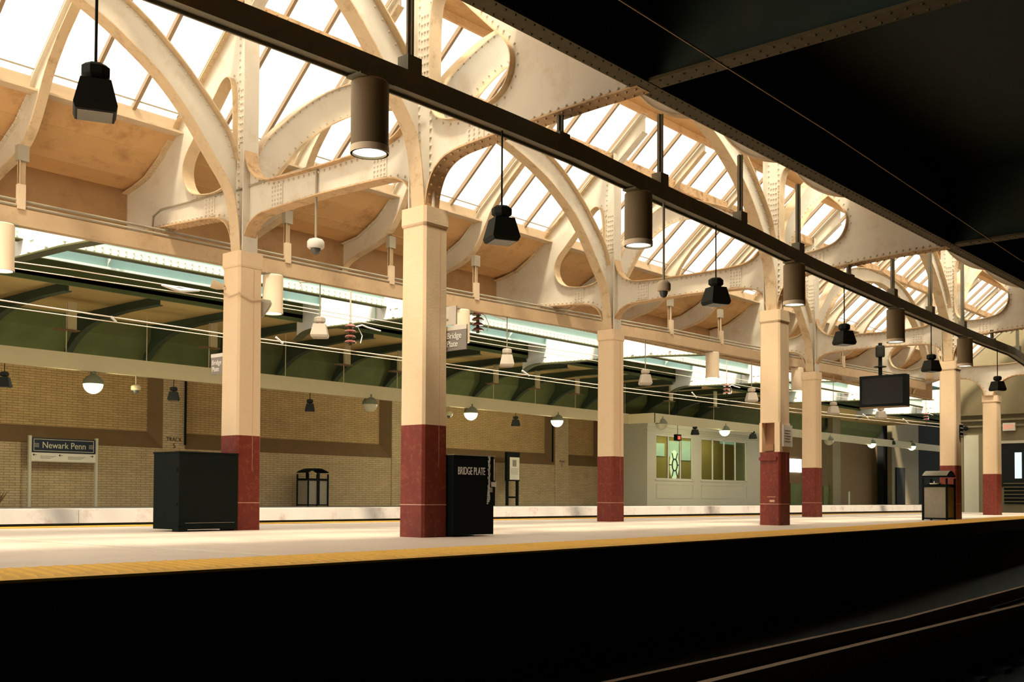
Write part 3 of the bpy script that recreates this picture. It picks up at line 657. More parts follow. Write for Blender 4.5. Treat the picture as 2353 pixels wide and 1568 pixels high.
# ------------------------------------------------------------------ beyond the platform: slot beams, far roof
for i, X in enumerate([0, S, X2, X3, X4, 46.5]):
    y0 = warp(X, W+3.2)
    t = thing('slot_tie_beam', 'sunlit white riveted beam over the far tracks behind '+['the leftmost column', 'the mid platform column', 'the brown-based third column', 'the farthest column', 'and far beyond the farthest column', 'and second beyond the farthest column'][i], 'beam', (X, 10, 4.8))
    low = [(y0, 4.76), (9, 4.88), (11.2, 4.93), (12.8, 4.97)]
    low2 = smoothp([(12.8,4.97),(13.5,4.99),(13.9,4.92),(14.2,4.75)], 2)
    lo = low[:-1]+low2; hi = [(14.2, 6.1), (y0, 6.1)]
    fn = lambda u, z, w_: (X+w_, u, z)
    wb = MB().poly([lo+hi], fn, .012)
    for (o, z, nx, nz) in resample(lo, .16): wb.rivet(fn(o+nx*.06, z+nz*.06, -.013), (-1,0,0), .018)
    part('web', wb, 'white', t); part('bottom_flange', MB().ribbon(lo, fn, .13, .03), 'olive', t)
    for yy in (10.45, 13.3):
        part('gusset', MB().box(X-.03, X-.012, yy-.25, yy+.05, 5.2, 6.0), 'aqualt', t)
    for k in range(9): part('stiffener', MB().box(X-.06, X-.012, 7.6+k*.68, 7.68+k*.68, 4.98, 6.1), 'aqualt', t)  # ribs modelled in place of shadow stripes on the sunlit web
t = thing('slot_girder', 'aqua girder with a sunlit riveted flange running over the far tracks', 'girder', (0, 10.7, 5.3))
gm = MB().box(-12, 60, 10.72, 10.75, 5.42, 6.4); gmf = MB().box(-12, 60, 10.62, 10.85, 5.26, 5.285); ga = MB().box(-12, 60, 10.690, 10.72, 5.285, 5.48)
for k in range(260):
    for zz in (5.34, 5.43): ga.rivet((-12+k*.17, 10.69, zz), (0,-1,0), .02)
part('top_flange', MB().box(-12, 60, 10.44, 10.9, 6.4, 6.43), 'aqua', t)  # overhang added to throw shade on the web below
part('web', gm, 'aqua', t); part('flange_angle', ga, 'aqualt', t); part('bottom_flange', gmf, 'olive', t)
t = thing('slot_girder', 'lower aqua fascia girder of the far platform roof with a thin white edge', 'girder', (0, 13.2, 5.6))
part('top_flange', MB().box(-12, 60, 12.88, 13.3, 6.56, 6.6), 'aqua', t)  # overhang added so this web stays out of the sun
g2 = MB().box(-12, 60, 13.2, 13.23, 5.6, 6.56); part('web', g2, 'aqua', t)
gf = MB().box(-12, 60, 13.14, 13.2, 5.56, 5.61); part('edge_flange', gf, 'aqualt', t)
for k in range(16):
    X = -1.5+k*2.3
    if k % 4 != 3: solo('gusset_bracket', MB().box(X-.03, X+.03, 10.85, 13.15, 6.2, 6.35).add([(X-.015, 13.19, 5.62), (X-.015, 12.85, 5.95), (X-.015, 13.19, 6.0), (X+.015, 13.19, 5.62), (X+.015, 12.85, 5.95), (X+.015, 13.19, 6.0)], [(0,1,2),(3,4,5),(0,1,4,3),(1,2,5,4)]), 'aqualt', ORD[k]+' small knee bracket on the far aqua fascia', 'bracket', 'knee brackets on the aqua fascia')
# far roof
struct('ceiling_far', MB().box(-30, 60, 13.95, 19.6, 5.32, 5.42), 'ochre')
struct('ceiling_far_end', MB().box(60, 110, 13.95, 18.9, 7.2, 7.3), 'dgreen')
struct('trim_far_soffit', MB().box(-30, 60, 13.95, 14.0, 5.22, 6.6).box(-30, 60, 13.2, 14.0, 6.6, 6.7), 'dgreen')
struct('wall_far_frieze', MB().add([(-30,18.15,5.32),(60,18.15,5.32),(60,18.2,4.9),(-30,18.2,4.9),(60,18.75,4.2),(-30,18.75,4.2)], [(0,1,2,3),(3,2,4,5)]), 'dgreen')
for k in range(17):
    X = .3+k*2.3
    fn = lambda u, z, w_: (X+w_, u, z)
    pr = smoothp([(14.0,5.10),(15.6,5.12),(17.0,5.0),(17.9,4.7),(18.5,4.25)], 2)
    rb = MB().poly([pr+[(18.6,4.3),(18.2,5.3),(14.0,5.32)]], fn, .02).ribbon(pr, fn, .09, .02)
    solo('far_roof_rib', rb, 'rib', ORD[k] + ' of the dark green ribs under the far platform roof', 'rib', 'dark ribs of the far roof')
# raceway with lamps
RY = 15.4
zr = at(600, 895, 1, RY).z; Xj = at(1370, 952, 1, RY)
RZ0, RZ1 = 3.50, 3.90
xj = at(1443, 955, 1, RY).x; yj = 14.2; xk = at(1527, 945, 1, yj).x
struct('ceiling_slot_cover', MB().box(52, 110, 3, 14.2, 6.65, 6.75), 'dgreen')  # cover added over the slot to dim the far end
rw = MB().sweep([(-12,RY,RZ0),(xj,RY,RZ0)], [(-.06,0),(-.06,.40),(.06,.40),(.06,0)]).box(xj-.06, xj+.06, yj-.06, RY+.06, RZ0, RZ0+.38).box(xj, 75, yj-.06, yj+.06, RZ0, RZ0+.38)
solo('lamp_raceway', rw, 'raceway', 'long beige raceway hung in front of the far brick wall', 'raceway')
def hang_x(px, py, Y): return at(px, py, 1, Y).x
for i, px in enumerate([152, 337, 480, 656, 790, 913, 1134, 1230, 1322, 1436, 1538, 1640]):
    Yr = RY if px < 1440 else yj
    X = hang_x(px, 800+px*.06, Yr)
    t = thing('raceway_hanger', ORD[i]+' of the thin rods holding the beige raceway', 'hanger', (X, Yr, 4.4), group='raceway hangers')
    part('rod', MB().tube([(X,Yr,RZ0+.38),(X,Yr,5.1)], .012, 6), 'raceway', t)
    if px not in (337, 656, 1436): part('drop_box', MB().box(X+.02, X+.24, Yr-.03, Yr+.03, 4.46, 5.12), 'raceway', t); part('foot_plate', MB().box(X-.28, X+.28, Yr-.12, Yr+.12, 4.42, 4.45), 'sill', t)
def globe(X, y, zc, lit, lab):
    r = .235; t = thing('globe_lamp', lab, 'lamp', (X, y, zc))
    part('rod', MB().tube([(X,y,RZ0+.03),(X,y,zc+r+.08)], .012, 6), 'raceway', t)
    up = [(r*math.cos(a), r*math.sin(a)) for a in [math.radians(q) for q in (0,15,30,45,60,75)]]
    part('cap', MB().lathe([(.03, r+.10), (.07, r+.07), (.07, r)]+[(a*1.03, b) for a, b in reversed(up)], (X, y, zc), 24), 'globemetal', t, smooth=True)
    part('globe_glass', MB().lathe([(a, -b) for a, b in up]+[(.01, -r)], (X, y, zc), 24), 'globelit' if lit else 'globeoff', t, smooth=True)
    if lit:
        ld = bpy.data.lights.new('globe_light', 'POINT'); ld.energy = 75; ld.color = (1, .95, .62); ld.shadow_soft_size = .15
        lo_ = bpy.data.objects.new('globe_light', ld); COL.objects.link(lo_); lo_.parent = t; lo_.location = (0, 0, -r-.12)
for px, py, lit, Yg, lab in [(214,883,1,RY,'lit globe lamp above the station name sign'), (850,930,0,RY,'unlit globe lamp above the far litter bin'), (1082,950,1,RY,'lit globe lamp just right of the nearest column'),
        (1280,967,1,RY,'lit globe lamp hanging before the brick pier right of the poster stand'), (1520,975,0,yj,'unlit globe lamp at the corner of the white waiting room'), (1665,990,1,yj,'lit globe lamp before the wide window of the waiting room'),
        (1905,1013,0,yj,'unlit globe lamp just right of the third back column'), (2003,1020,1,yj,'lit green-white globe lamp before the brown wall'), (2095,1026,1,yj,'lit green-white globe lamp above the narrow dark door')]:
    P = at(px, py, 1, Yg); globe(P.x, Yg, P.z, lit, lab)
for px, py, Yg, lab in [(10,872,RY,'small dark floodlight at the left picture edge'), (399,905,RY,'small dark floodlight in front of the track number pier'), (712,932,RY,'small dark floodlight above the far litter bin, left of the unlit globe'), (1185,968,RY,'small dark floodlight above the poster stand'), (1597,990,yj,'small dark floodlight between the two waiting room windows'), (1730,1000,yj,'small dark floodlight beside the niche column'), (2050,1015,yj,'small dark floodlight between the two green-lit globes')]:
    P = at(px, py, 1, Yg); flood(P.x, Yg, RZ0+.04, P.z-.18, 'flood', 'dglass', lab, 'small floodlights on the raceway', rz=.9, sc=.95)
for px, py, lab in [(312,900,'small dome camera left of the track number pier'), (1032,958,'small dome camera right beside the nearest column')]:
    P = at(px, py, 1, RY); dome_cam('dome_camera', P.x, RY, RZ0+.04, P.z, lab, 'raceway', .12)
# contact wires
def ext(P, d0=9, d1=14):
    a, b = (P[0]-P[1]).normalized(), (P[-1]-P[-2]).normalized(); a.z = b.z = 0
    return [P[0]+a*d0]+P+[P[-1]+b*d1]
def wpath(L, Y): return ext([at(px, py, 1, Y) for px, py in L])
WY = 8.9
for L, lab, r in [
    ([(-60,588),(20,600),(180,622),(505,675),(700,708),(925,745),(1180,790),(1370,817),(1745,880),(1880,897),(2160,930)], 'upper bright catenary wire over the far tracks', .010),
    ([(-60,604),(0,612),(505,686),(700,716),(920,757),(1180,800),(1370,830),(1745,893),(1880,905),(2160,945)], 'second bright catenary wire just below the upper one', .009),
    ([(-60,682),(0,690),(510,767),(920,822),(1370,884),(1745,930),(1880,946),(2160,975)], 'lower bright contact wire passing before the far ceiling', .012),
    ([(-60,696),(0,704),(510,775),(920,829),(1370,892),(1745,940),(1880,953),(2160,982)], 'lowest contact wire hung just under its companion', .009)]:
    solo('catenary_wire', MB().tube(wpath(L, WY), r, 6), 'wire', lab, 'wire', smooth=True)
for i, (a, b) in enumerate([((255,728),(267,740)), ((634,775),(650,790)), ((1200,852),(1216,864)), ((1590,902),(1600,914)), ((1983,952),(1995,962)), ((2075,963),(2087,973))]):
    pa, pb = at(*a, 1, WY), at(*b, 1, WY)
    solo('wire_clip', MB().tube([pa, pb], .02, 6), 'chain', ORD[i]+' of the small clips tying the two lower wires', 'clip', 'contact wire clips')
P0, P1, P2 = at(372,655,1,WY), at(412,668,1,WY), at(458,668,1,WY)
solo('wire_link', MB().tube([P0, P1, P2], [.02,.045,.02], 8).tube([P0, at(415,660,1,WY), P2], .012, 6), 'chain', 'metal turnbuckle link on the upper wires left of the leftmost column', 'fitting', smooth=True)
def insulator(px, py, Y, h, lab, n_=4):
    c = at(px, py, 1, Y); t = thing('insulator', lab, 'insulator', tuple(c))
    cr_ = part('core', MB().lathe([(.035, -h*.6), (.035, h*.6)], c, 10), 'olive', t)
    for k in range(n_):
        z = -h*.42+k*h*.84/(n_-1); r = .135 if k % 2 == 0 else .125
        part('skirt', MB().lathe([(.04, z+.05), (r*.75, z+.028), (r, z-.008), (r*.9, z-.028), (.05, z-.02)], c, 20), 'porc', cr_, smooth=True)
    if Y < 7: part('support_arm', MB().tube([c+Vector((0,0,h*.5)), c+Vector((0,0,.42)), (c.x, lerp_tab(FRAIL, c.x), 4.45)], .02, 6), 'cond', t)
    else: part('support_arm', MB().tube([c+Vector((0,0,h*.5)), c+Vector((0,0,1.2)), c+Vector((0,1.9,1.4))], .02, 6), 'cond', t)
    part('cable_fitting', MB().tube([c+Vector((.05,0,h*.35)), c+Vector((.3,-.05,h*.55)), c+Vector((.5,0,h*.5)), c+Vector((.9,0,h*.42))], .018, 6).tube([c+Vector((.2,0,h*.5)), c+Vector((.35,0,0)), c+Vector((.3,0,-h*.4))], .01, 6), 'chain', t, smooth=True)
insulator(805, 768, 8.9, .42, 'brown porcelain insulator stack left of the nearest column')
insulator(1098, 740, 6.2, .40, 'brown porcelain insulator stack beside the pale cylinder lamp right of the nearest column')
insulator(1670, 895, 8.9, .30, 'small insulator stack with white-glinting skirts left of the niche column', 3)
insulator(2128, 958, 8.9, .30, 'small insulator stack left of the trash can column', 3)

# ------------------------------------------------------------------ far brick wall
WYY = 18.8
wx0, wx1 = -12.0, 29.5
lowz, ledz, topz = 1.88, 2.36, 5.3
struct('wall_far', MB().box(wx0, wx1, WYY, WYY+.5, 0, lowz), 'brick')
rec = .28
up = MB().box(wx0, wx1, WYY+rec, WYY+rec+.2, lowz, topz)
piers = []
for a, b in [((375,900),(425,900)), ((900,930),(948,932)), ((1275,940),(1305,940))]:
    piers.append((at(*a, 1, WYY).x, at(*b, 1, WYY).x))
struct('wall_far_upper', up, 'brickup')
for i, (a, b) in enumerate(piers): struct('wall_pier_%d' % (i+1), MB().box(a, b, WYY-.03, WYY+.4, 0, topz), 'brick')
lg = MB(); xs2 = [wx0]+[q for p_ in piers for q in p_]+[wx1]
for i in range(0, len(xs2), 2):
    a, b = xs2[i], xs2[i+1]
    k = .34
    e = k if i < len(xs2)-2 else 0
    # sloping sill and splayed right jamb
    lg.add([(a,WYY-.001,lowz),(b,WYY-.001,lowz),(b-e,WYY+rec-.01,ledz),(a,WYY+rec-.01,ledz)], [(0,1,2,3)])
    if e: lg.add([(b,WYY-.001,lowz),(b,WYY-.001,topz),(b-e,WYY+rec-.01,topz),(b-e,WYY+rec-.01,ledz)], [(0,1,2,3)])
struct('trim_wall_ledges', lg, 'sill')
# TRACK 5 lettering
px_ = (piers[0][0]+piers[0][1])/2
t = text_mb('TRACK', .17, (px_, WYY-.036, 2.10), (1,0,0), (0,0,1), .003, .95, 'CENTER'); t.add(*(lambda m: (m.v, m.f))(text_mb('5', .20, (px_, WYY-.036, 1.90), (1,0,0), (0,0,1), .003, 1, 'CENTER')))
solo('track_number', t, 'blackink', 'black TRACK 5 lettering on the brick pier behind the left floodlight', 'lettering')
t = text_mb('TRACK', .12, ((piers[2][0]+piers[2][1])/2, WYY-.036, 2.0), (1,0,0), (0,0,1), .003, .95, 'CENTER'); t.add(*(lambda m: (m.v, m.f))(text_mb('5', .15, ((piers[2][0]+piers[2][1])/2, WYY-.036, 1.84), (1,0,0), (0,0,1), .003, 1, 'CENTER')))
solo('track_number', t, 'blackink', 'small black TRACK 5 lettering on the pier right of the poster stand', 'lettering')
# drain pipes
for a, lab in (((427,900), 'thin dark pipe on the right edge of the track number pier'), ((1270,1000), 'dark pipe left of the pier beyond the poster stand')):
    X = at(*a, 1, WYY-.08).x; solo('wall_pipe', MB().tube([(X, WYY-.08, 2.0), (X, WYY-.08, 4.6)], .035, 8), 'black', lab, 'pipe', smooth=True)
# station name sign
SY = 18.4; a = at(66,1005,1,SY); b = at(224,1012,1,SY)
t = thing('station_sign', 'Newark Penn name sign on two posts before the brick wall', 'sign', (a.x, SY, FZ))
for xx in (a.x+.03, b.x-.03): part('post', MB().box(xx-.035, xx+.035, SY-.04, SY+.04, FZ, 2.05), 'house', t)
np_ = part('name_panel', MB().box(a.x+.07, b.x-.07, SY-.03, SY+.03, 1.62, 2.0), 'navy', t)
fr_ = MB()
for z in (1.655, 1.955): fr_.box(a.x+.12, b.x-.12, SY-.034, SY-.03, z, z+.012)
for x in (a.x+.12, b.x-.132): fr_.box(x, x+.012, SY-.034, SY-.03, 1.655, 1.967)
part('border_line', fr_, 'signgold', np_)
part('name_lettering', text_mb('Newark Penn', .235, ((a.x+b.x)/2, SY-.034, 1.735), (1,0,0), (0,0,1), .002, .93, 'CENTER'), 'signgold', np_)
lz = MB()
for xx in (a.x+.2, b.x-.2):
    for k in range(3): lz.box(xx-.06-.0*k, xx+.06, SY-.035, SY-.031, 1.75+k*.04, 1.775+k*.04)
part('side_ornament', lz, 'signgrey', np_)
dp_ = part('direction_panel', MB().box(a.x+.06, b.x-.06, SY-.03, SY+.03, 1.40, 1.61), 'signwhite', t)
ar = MB()
for xx, s_ in ((a.x+.15, -1), (a.x+.85, -1), (b.x-.18, 1)):
    ar.box(xx-.05, xx+.05, SY-.034, SY-.031, 1.545, 1.557).add([(xx+s_*.06,SY-.034,1.551),(xx+s_*.01,SY-.034,1.585),(xx+s_*.01,SY-.034,1.517)], [(0,1,2)])
for k in range(3):
    ar.box(a.x+.3, a.x+.3+.42-.07*k, SY-.034, SY-.031, 1.515-.03*k, 1.523-.03*k); ar.box(a.x+1.05, a.x+1.05+.5-.06*k, SY-.034, SY-.031, 1.515-.03*k, 1.523-.03*k)
part('arrows_and_lines', ar, 'blackink', dp_)
part('lower_rail', MB().box(a.x+.06, b.x-.06, SY-.035, SY+.035, 1.375, 1.40), 'house', t)
# litter bins (arched-top), one per instance
def litter_bin(x, y, z0, w_, d_, h, rz, lab, near):
    t = thing('litter_bin', lab, 'trash can', (x, y, z0), rz); L = lambda nm, mb, m, s=False: part(nm, mb, m, t, local=True, smooth=s)
    fr_ = MB()
    for sx in (-1, 1):
        for sy in (-1, 1): fr_.box(sx*w_/2-.02, sx*w_/2+.02, sy*d_/2-.02, sy*d_/2+.02, 0, h*.86)
    for sy in (-1, 1):
        fr_.box(-w_/2, w_/2, sy*d_/2-.015, sy*d_/2+.015, h*.68, h*.74).box(-w_/2, w_/2, sy*d_/2-.015, sy*d_/2+.015, .02, .06)
        fr_.box(-.05, .05, sy*d_/2-.02, sy*d_/2+.02, .02, h*.9) if not near else None
    for sx in (-1, 1): fr_.box(sx*w_/2-.015, sx*w_/2+.015, -d_/2, d_/2, h*.68, h*.74).box(sx*w_/2-.015, sx*w_/2+.015, -d_/2, d_/2, .02, .06)
    L('frame', fr_, 'black')
    hood = MB(); N = 10; arc = [(-w_/2*1.04+w_*1.04*i/N, h*.90+h*.10*math.sin(math.pi*i/N)) for i in range(N+1)]
    fn = lambda u, z, q: (u, q, z); hood.ribbon(arc, fn, d_/2*1.06, .03)
    hd = L('hood', hood, 'black', True)
    if near: part('hood_rim', MB().ribbon([(a, b+.018) for a, b in arc], fn, d_/2*1.04, .008), 'rail', hd, local=True, smooth=True)
    L('side_panels', MB().box(-w_/2+.03, w_/2-.03, -d_/2+.01, -d_/2+.02, .06, h*.68).box(-w_/2+.03, w_/2-.03, d_/2-.02, d_/2-.01, .06, h*.68).box(-w_/2+.005, -w_/2+.02, -d_/2+.03, d_/2-.03, .06, h*.68).box(w_/2-.02, w_/2-.005, -d_/2+.03, d_/2-.03, .06, h*.68), 'mesh')
    L('liner', MB().box(-w_/2+.06, w_/2-.06, -d_/2+.06, d_/2-.06, .04, h*.70), 'black')
    if near: L('ash_tray', MB().lathe([(.13,h*.74),(.15,h*.76),(.03,h*.765),(.02,h*.80)], (-w_/2+.0, 0, 0), 16), 'chrome', True)
    return t
P = at(718, 1168, 1, 18.1); litter_bin(P.x, 18.1, FZ, .80, .55, 1.2, 0, 'dark arched-top litter bin against the far brick wall', False)
litter_bin(17.05, -.30, 0, .56, .56, 1.16, 0, 'black and steel arched-top litter bin standing before the third near column', True)
# poster stand
a = at(1163,1165,1,18.2).x; b = at(1190,1165,1,18.2).x
t = thing('poster_stand', 'black poster stand with a white notice before the far brick wall', 'sign', (a, 18.2, FZ))
for xx in (a+.05, b-.05): part('leg', MB().box(xx-.05, xx+.05, 18.16, 18.24, FZ, 1.3), 'black', t)
part('crossbar', MB().box(a+.05, b-.05, 18.18, 18.22, .48, .55), 'black', t)
part('frame', MB().box(a-.02, b+.02, 18.13, 18.26, 1.15, 2.28), 'black', t)
po_ = part('poster', MB().box(a+.12, b-.01, 18.12, 18.13, 1.2, 2.08), 'signwhite', t)
pt = MB()
for k in range(5): pt.box(a+.17, b-.08-.05*(k % 2), 18.115, 18.12, 1.42+.05*k, 1.435+.05*k)
pt.box(a+.28, b-.2, 18.115, 18.12, 1.72, 1.98)
part('poster_print', pt, 'signgrey', po_)
# dark bush-like bundle at far left
sm = MB()
for k in range(26):
    a_ = random.uniform(0, 6.28); r_ = random.uniform(.05, .35); sm.tube([(3.05, 18.4, FZ), (3.05+math.cos(a_)*r_*.5, 18.4+math.sin(a_)*r_*.2, FZ+.2), (3.05+math.cos(a_)*r_, 18.4+math.sin(a_)*r_*.3, FZ+random.uniform(.2, .45))], [.02, .015, .004], 5)
solo('dry_shrub', sm, 'sill', 'small dark scrubby plant at the foot of the brick wall, left edge', 'plant')

# ------------------------------------------------------------------ waiting room and far right background
HY = 16.5; h0 = at(1487,1165,1,HY).x; h1 = at(1760,1165,1,HY).x
w1a, w1b = at(1508,1102,1,HY).x, at(1592,1102,1,HY).x; w2a, w2b = at(1612,1102,1,HY).x, at(1716,1107,1,HY).x
t = thing('waiting_room', 'pale grey-green glazed waiting room on the far platform', 'building', (h0, HY, FZ))
hw = MB()
fnh = lambda u, z, q: (u, HY+.06+q, z)
hw.poly([[(h0,FZ),(h1,FZ),(h1,3.8),(h0,3.8)], [(w1a,1.34),(w1b,1.34),(w1b,3.3),(w1a,3.3)], [(w2a,1.34),(w2b,1.34),(w2b,3.3),(w2a,3.3)]], fnh, .06)
part('front_wall', hw, 'house', t)
part('side_wall', MB().box(h0, h0+.12, HY+.12, 18.8, FZ, 3.8).box(h1-.12, h1, HY+.12, 18.4, FZ, 3.8).box(h0+.12, h1, 18.4, 18.5, FZ, 3.8), 'house', t)
part('roof', MB().box(h0-.1, h1, HY-.08, 18.6, 3.8, 3.95), 'house', t)
part('cornice', MB().box(h0-.06, h1, HY-.06, HY, 3.42, 3.47).box(h0-.08, h1, HY-.08, HY, 3.62, 3.8), 'house', t)
pb = MB()
for a, b in ((w1a, w1b), (w2a, w2b), ):
    pb.box(a, b, HY-.015, HY, .5, .52).box(a, b, HY-.015, HY, 1.1, 1.12).box(a, a+.02, HY-.015, HY, .5, 1.12).box(b-.02, b, HY-.015, HY, .5, 1.12).box(a-.08, b+.08, HY-.03, HY, 1.28, 1.34)
part('panel_moulding', pb, 'house', t)
for a, b, nn in ((w1a, w1b, 3), (w2a, w2b, 4)):
    fm = MB()
    for k in range(1, nn): x = a+(b-a)*k/nn; fm.box(x-.03, x+.03, HY+.03, HY+.09, 1.34, 3.3)
    fm.box(a, b, HY+.03, HY+.09, 1.34, 1.39).box(a, b, HY+.03, HY+.09, 3.25, 3.3).box(a, a+.05, HY+.03, HY+.09, 1.34, 3.3).box(b-.05, b, HY+.03, HY+.09, 1.34, 3.3)
    wf = part('window_frame', fm, 'white', t)
    subpart('pane', MB().box(a, b, HY+.055, HY+.062, 1.34, 3.3), 'wglass', wf, t)
part('interior_wall', MB().box(h0+.12, h1, 18.2, 18.25, FZ, 3.7), 'ochre', t)
# daylit openings inside, with leaded oval
ox0, ox1 = at(1536,1100,1,18.15).x, at(1562,1100,1,18.15).x
cxo = (ox0+ox1)/2; zt, zb = at(1548,1035,1,18.15).z, at(1548,1103,1,18.15).z; czo = (zt+zb)/2
ow = MB().add([(cxo+.62*(ox1-ox0)/2*1.3*math.cos(q*math.pi/12), 18.14, czo+(zt-zb)/2*math.sin(q*math.pi/12)) for q in range(24)], [tuple(range(24))])
owp = part('oval_window', ow, 'daywin', t)
ld = MB(); ra, rb_ = (ox1-ox0)*.22, (zt-zb)*.2
ell = [(cxo+ra*math.cos(q*math.pi/10), 18.12, czo+rb_*math.sin(q*math.pi/10)) for q in range(21)]; ld.tube(ell, .03, 5)
for q in (0, 60, 120, 180, 240, 300):
    r = math.radians(q); ld.tube([(cxo+ra*math.cos(r), 18.12, czo+rb_*math.sin(r)), (cxo+ra*2.2*math.cos(r), 18.12, czo+rb_*2.3*math.sin(r))], .025, 5)
subpart('leading', ld, 'black', owp, t)
for (a, b) in (((1508,1048),(1527,1020)), ((1536,1050),(1560,1015)), ((1566,1058),(1590,1015)), ((1655,1020),(1712,1014))):
    A, B = at(*a, 1, 18.16), at(*b, 1, 18.16); part('daylit_glazing', MB().box(A.x, B.x, 18.16, 18.17, A.z, B.z), 'bluewin', t)
part('ceiling_lamp', MB().box(h0+3, h0+6, 17.2, 17.4, 3.66, 3.74), 'lens', t)  # glowing panel added to go with the fill light inside
il = bpy.data.lights.new('waiting_room_light', 'AREA'); il.shape = 'RECTANGLE'; il.size = 7; il.size_y = .6; il.energy = 140; il.color = (1, .92, .65)  # fill light added to brighten the room behind its windows
io = bpy.data.objects.new('waiting_room_light', il); COL.objects.link(io); io.parent = t; io.location = (5, .8, 3.4)
# alcove with door left of the waiting room
struct('wall_alcove', MB().box(29.5, 33, 18.85, 19.6, 0, 5.3), 'sill')
a, b = at(1437,1165,1,18.7).x, at(1462,1165,1,18.7).x
t = thing('service_door', 'dim panelled door in the alcove left of the waiting room', 'door', (a, 18.7, FZ))
part('leaf', MB().box(a, b, 18.7, 18.78, FZ, 3.0), 'brown', t); part('transom_panel', MB().box(a, b, 18.68, 18.78, 3.1, 3.5), 'house', t)
part('lower_panels', MB().box(a+.1, b-.15, 18.68, 18.70, .9, 1.25).box(a+.1, b-.15, 18.68, 18.70, 1.5, 2.6), 'house', t)
# red departure sign
P = at(1557,1006,1,14.8)
t = thing('platform_indicator', 'small black box sign with red glow hanging before the waiting room', 'sign', tuple(P))
part('case', MB().box(P.x-.17, P.x+.17, P.y-.08, P.y+.08, P.z-.13, P.z+.13), 'black', t)
part('red_display', MB().box(P.x-.11, P.x+.09, P.y-.085, P.y-.08, P.z-.08, P.z+.06), 'redled', t); part('rod', MB().tube([(P.x, P.y, P.z+.13), (P.x, P.y, 5.34)], .012, 6), 'black', t)
# far passage
struct('wall_far_passage', MB().box(h1-.5, 63, 18.9, 19.1, 0, 7.3), 'brown')
def px_box(nm, x0, y0, x1, y1, Y, mat, lab, cat, dep=.1, z0=None):
    A, B = at(x0, y1, 1, Y), at(x1, y0, 1, Y)
    return solo(nm, MB().box(A.x, B.x, Y, Y+dep, FZ if z0 else A.z, B.z), mat, lab, cat)
px_box('back_window', 1724, 1048, 1752, 1110, 18.82, 'bluewin', 'bluish daylit window just left of the niche column', 'window')
px_box('back_window', 1815, 1056, 1842, 1085, 18.82, 'daywin', 'bright white window between the niche column and the third back column', 'window')
px_box('bench', 1817, 1112, 1842, 1162, 18.2, 'dgreen', 'green seat back below the bright far window', 'bench', .5, 1)
px_box('bench', 1893, 1118, 1915, 1162, 17.8, 'dgreen', 'dim green bench right of the third back column', 'bench', .5, 1)
px_box('wall_post', 1914, 960, 1931, 1163, 17.6, 'endwall', 'narrow cream post left of the brown wall', 'post', .3, 1)
px_box('wall_post', 2050, 950, 2110, 1163, 17.6, 'endwall', 'cream wall panel around the narrow dark door', 'wall panel', .3, 1)
px_box('narrow_door', 2061, 1076, 2080, 1163, 17.5, 'dark', 'narrow dark doorway in the cream panel', 'door', .08, 1)
px_box('leaning_pole', 1950, 1130, 1953, 1163, 17.5, 'house', 'thin pale pole leaning on the brown wall', 'pole', .05, 1)
struct('wall_dark_opening', MB().box(61, 90, 18.5, 19.0, 0, 7.3), 'dark')
# end building on the right
EX = 38.0
def ey(px, py): return at(px, py, 0, EX)
A, B = ey(2196, 1180), ey(2360, 1180)
eb = MB().box(EX, EX+.3, -16, A.y, -1.2, 8)
eb.box(EX, EX+20, A.y-.2, A.y, -1.2, 8)
for k in range(3): eb.box(EX-.12-.06*k, EX, -16, A.y, 3.55+.25*k, 3.62+.25*k)
struct('wall_right_end', eb, 'endwall')
def epanel(nm, x0, y0, x1, y1, mat, lab, cat, dep=.06):
    P, Q = at(x0, y1, 0, EX-dep), at(x1, y0, 0, EX-dep); return solo(nm, MB().box(EX-dep, EX, Q.y, P.y, P.z, Q.z), mat, lab, cat)
epanel('metal_door', 2216, 1000, 2248, 1178, 'house', 'tall grey-green metal door right of the trash can column', 'door')
epanel('dark_glazing', 2302, 1020, 2353, 1120, 'dark', 'dark glazed opening at the right edge', 'window')
epanel('light_slot', 2332, 1040, 2347, 1100, 'bluewin', 'tall bright slot of daylight at the right edge', 'window', .1)
epanel('ledge', 2290, 1012, 2353, 1020, 'house', 'stone string course over the dark glazing at the right edge', 'ledge', .1)
P, Q = at(2306,1105,0,EX-.1), at(2353,1105,0,EX-.1)
t = thing('louvred_grille', 'dark louvred grille low at the right edge', 'grille', (EX, (P.y+Q.y)/2, .5))
part('backing', MB().box(EX-.05, EX, Q.y, P.y, .35, 1.28), 'dark', t)
for k in range(6): part('louvre', MB().box(EX-.12, EX-.04, Q.y, P.y, .42+k*.15, .45+k*.15), 'endwall', t)
P = at(2318,981,0,EX-.2)
t = thing('exit_sign', 'small red EXIT sign above the dark glazing', 'sign', (EX-.2, P.y, P.z))
part('case', MB().box(EX-.2, EX-.05, P.y-.24, P.y+.24, P.z-.16, P.z+.16), 'signwhite', t)
part('lettering', text_mb('EXIT', .24, (EX-.205, P.y, P.z-.085), (0,-1,0), (0,0,1), .002, .85, 'CENTER'), 'exit', t)
P = at(2219, 985, 0, EX-.1); solo('wall_fixture', MB().lathe([(.02,-.1),(.1,-.05),(.1,.05),(.02,.1)], (EX-.1, P.y, P.z), 12), 'black', 'small dark round fixture above the metal door', 'fixture', smooth=True)
P, Q = at(2290,935,0,32), at(2353,935,0,32)
ca = MB(); N = 12
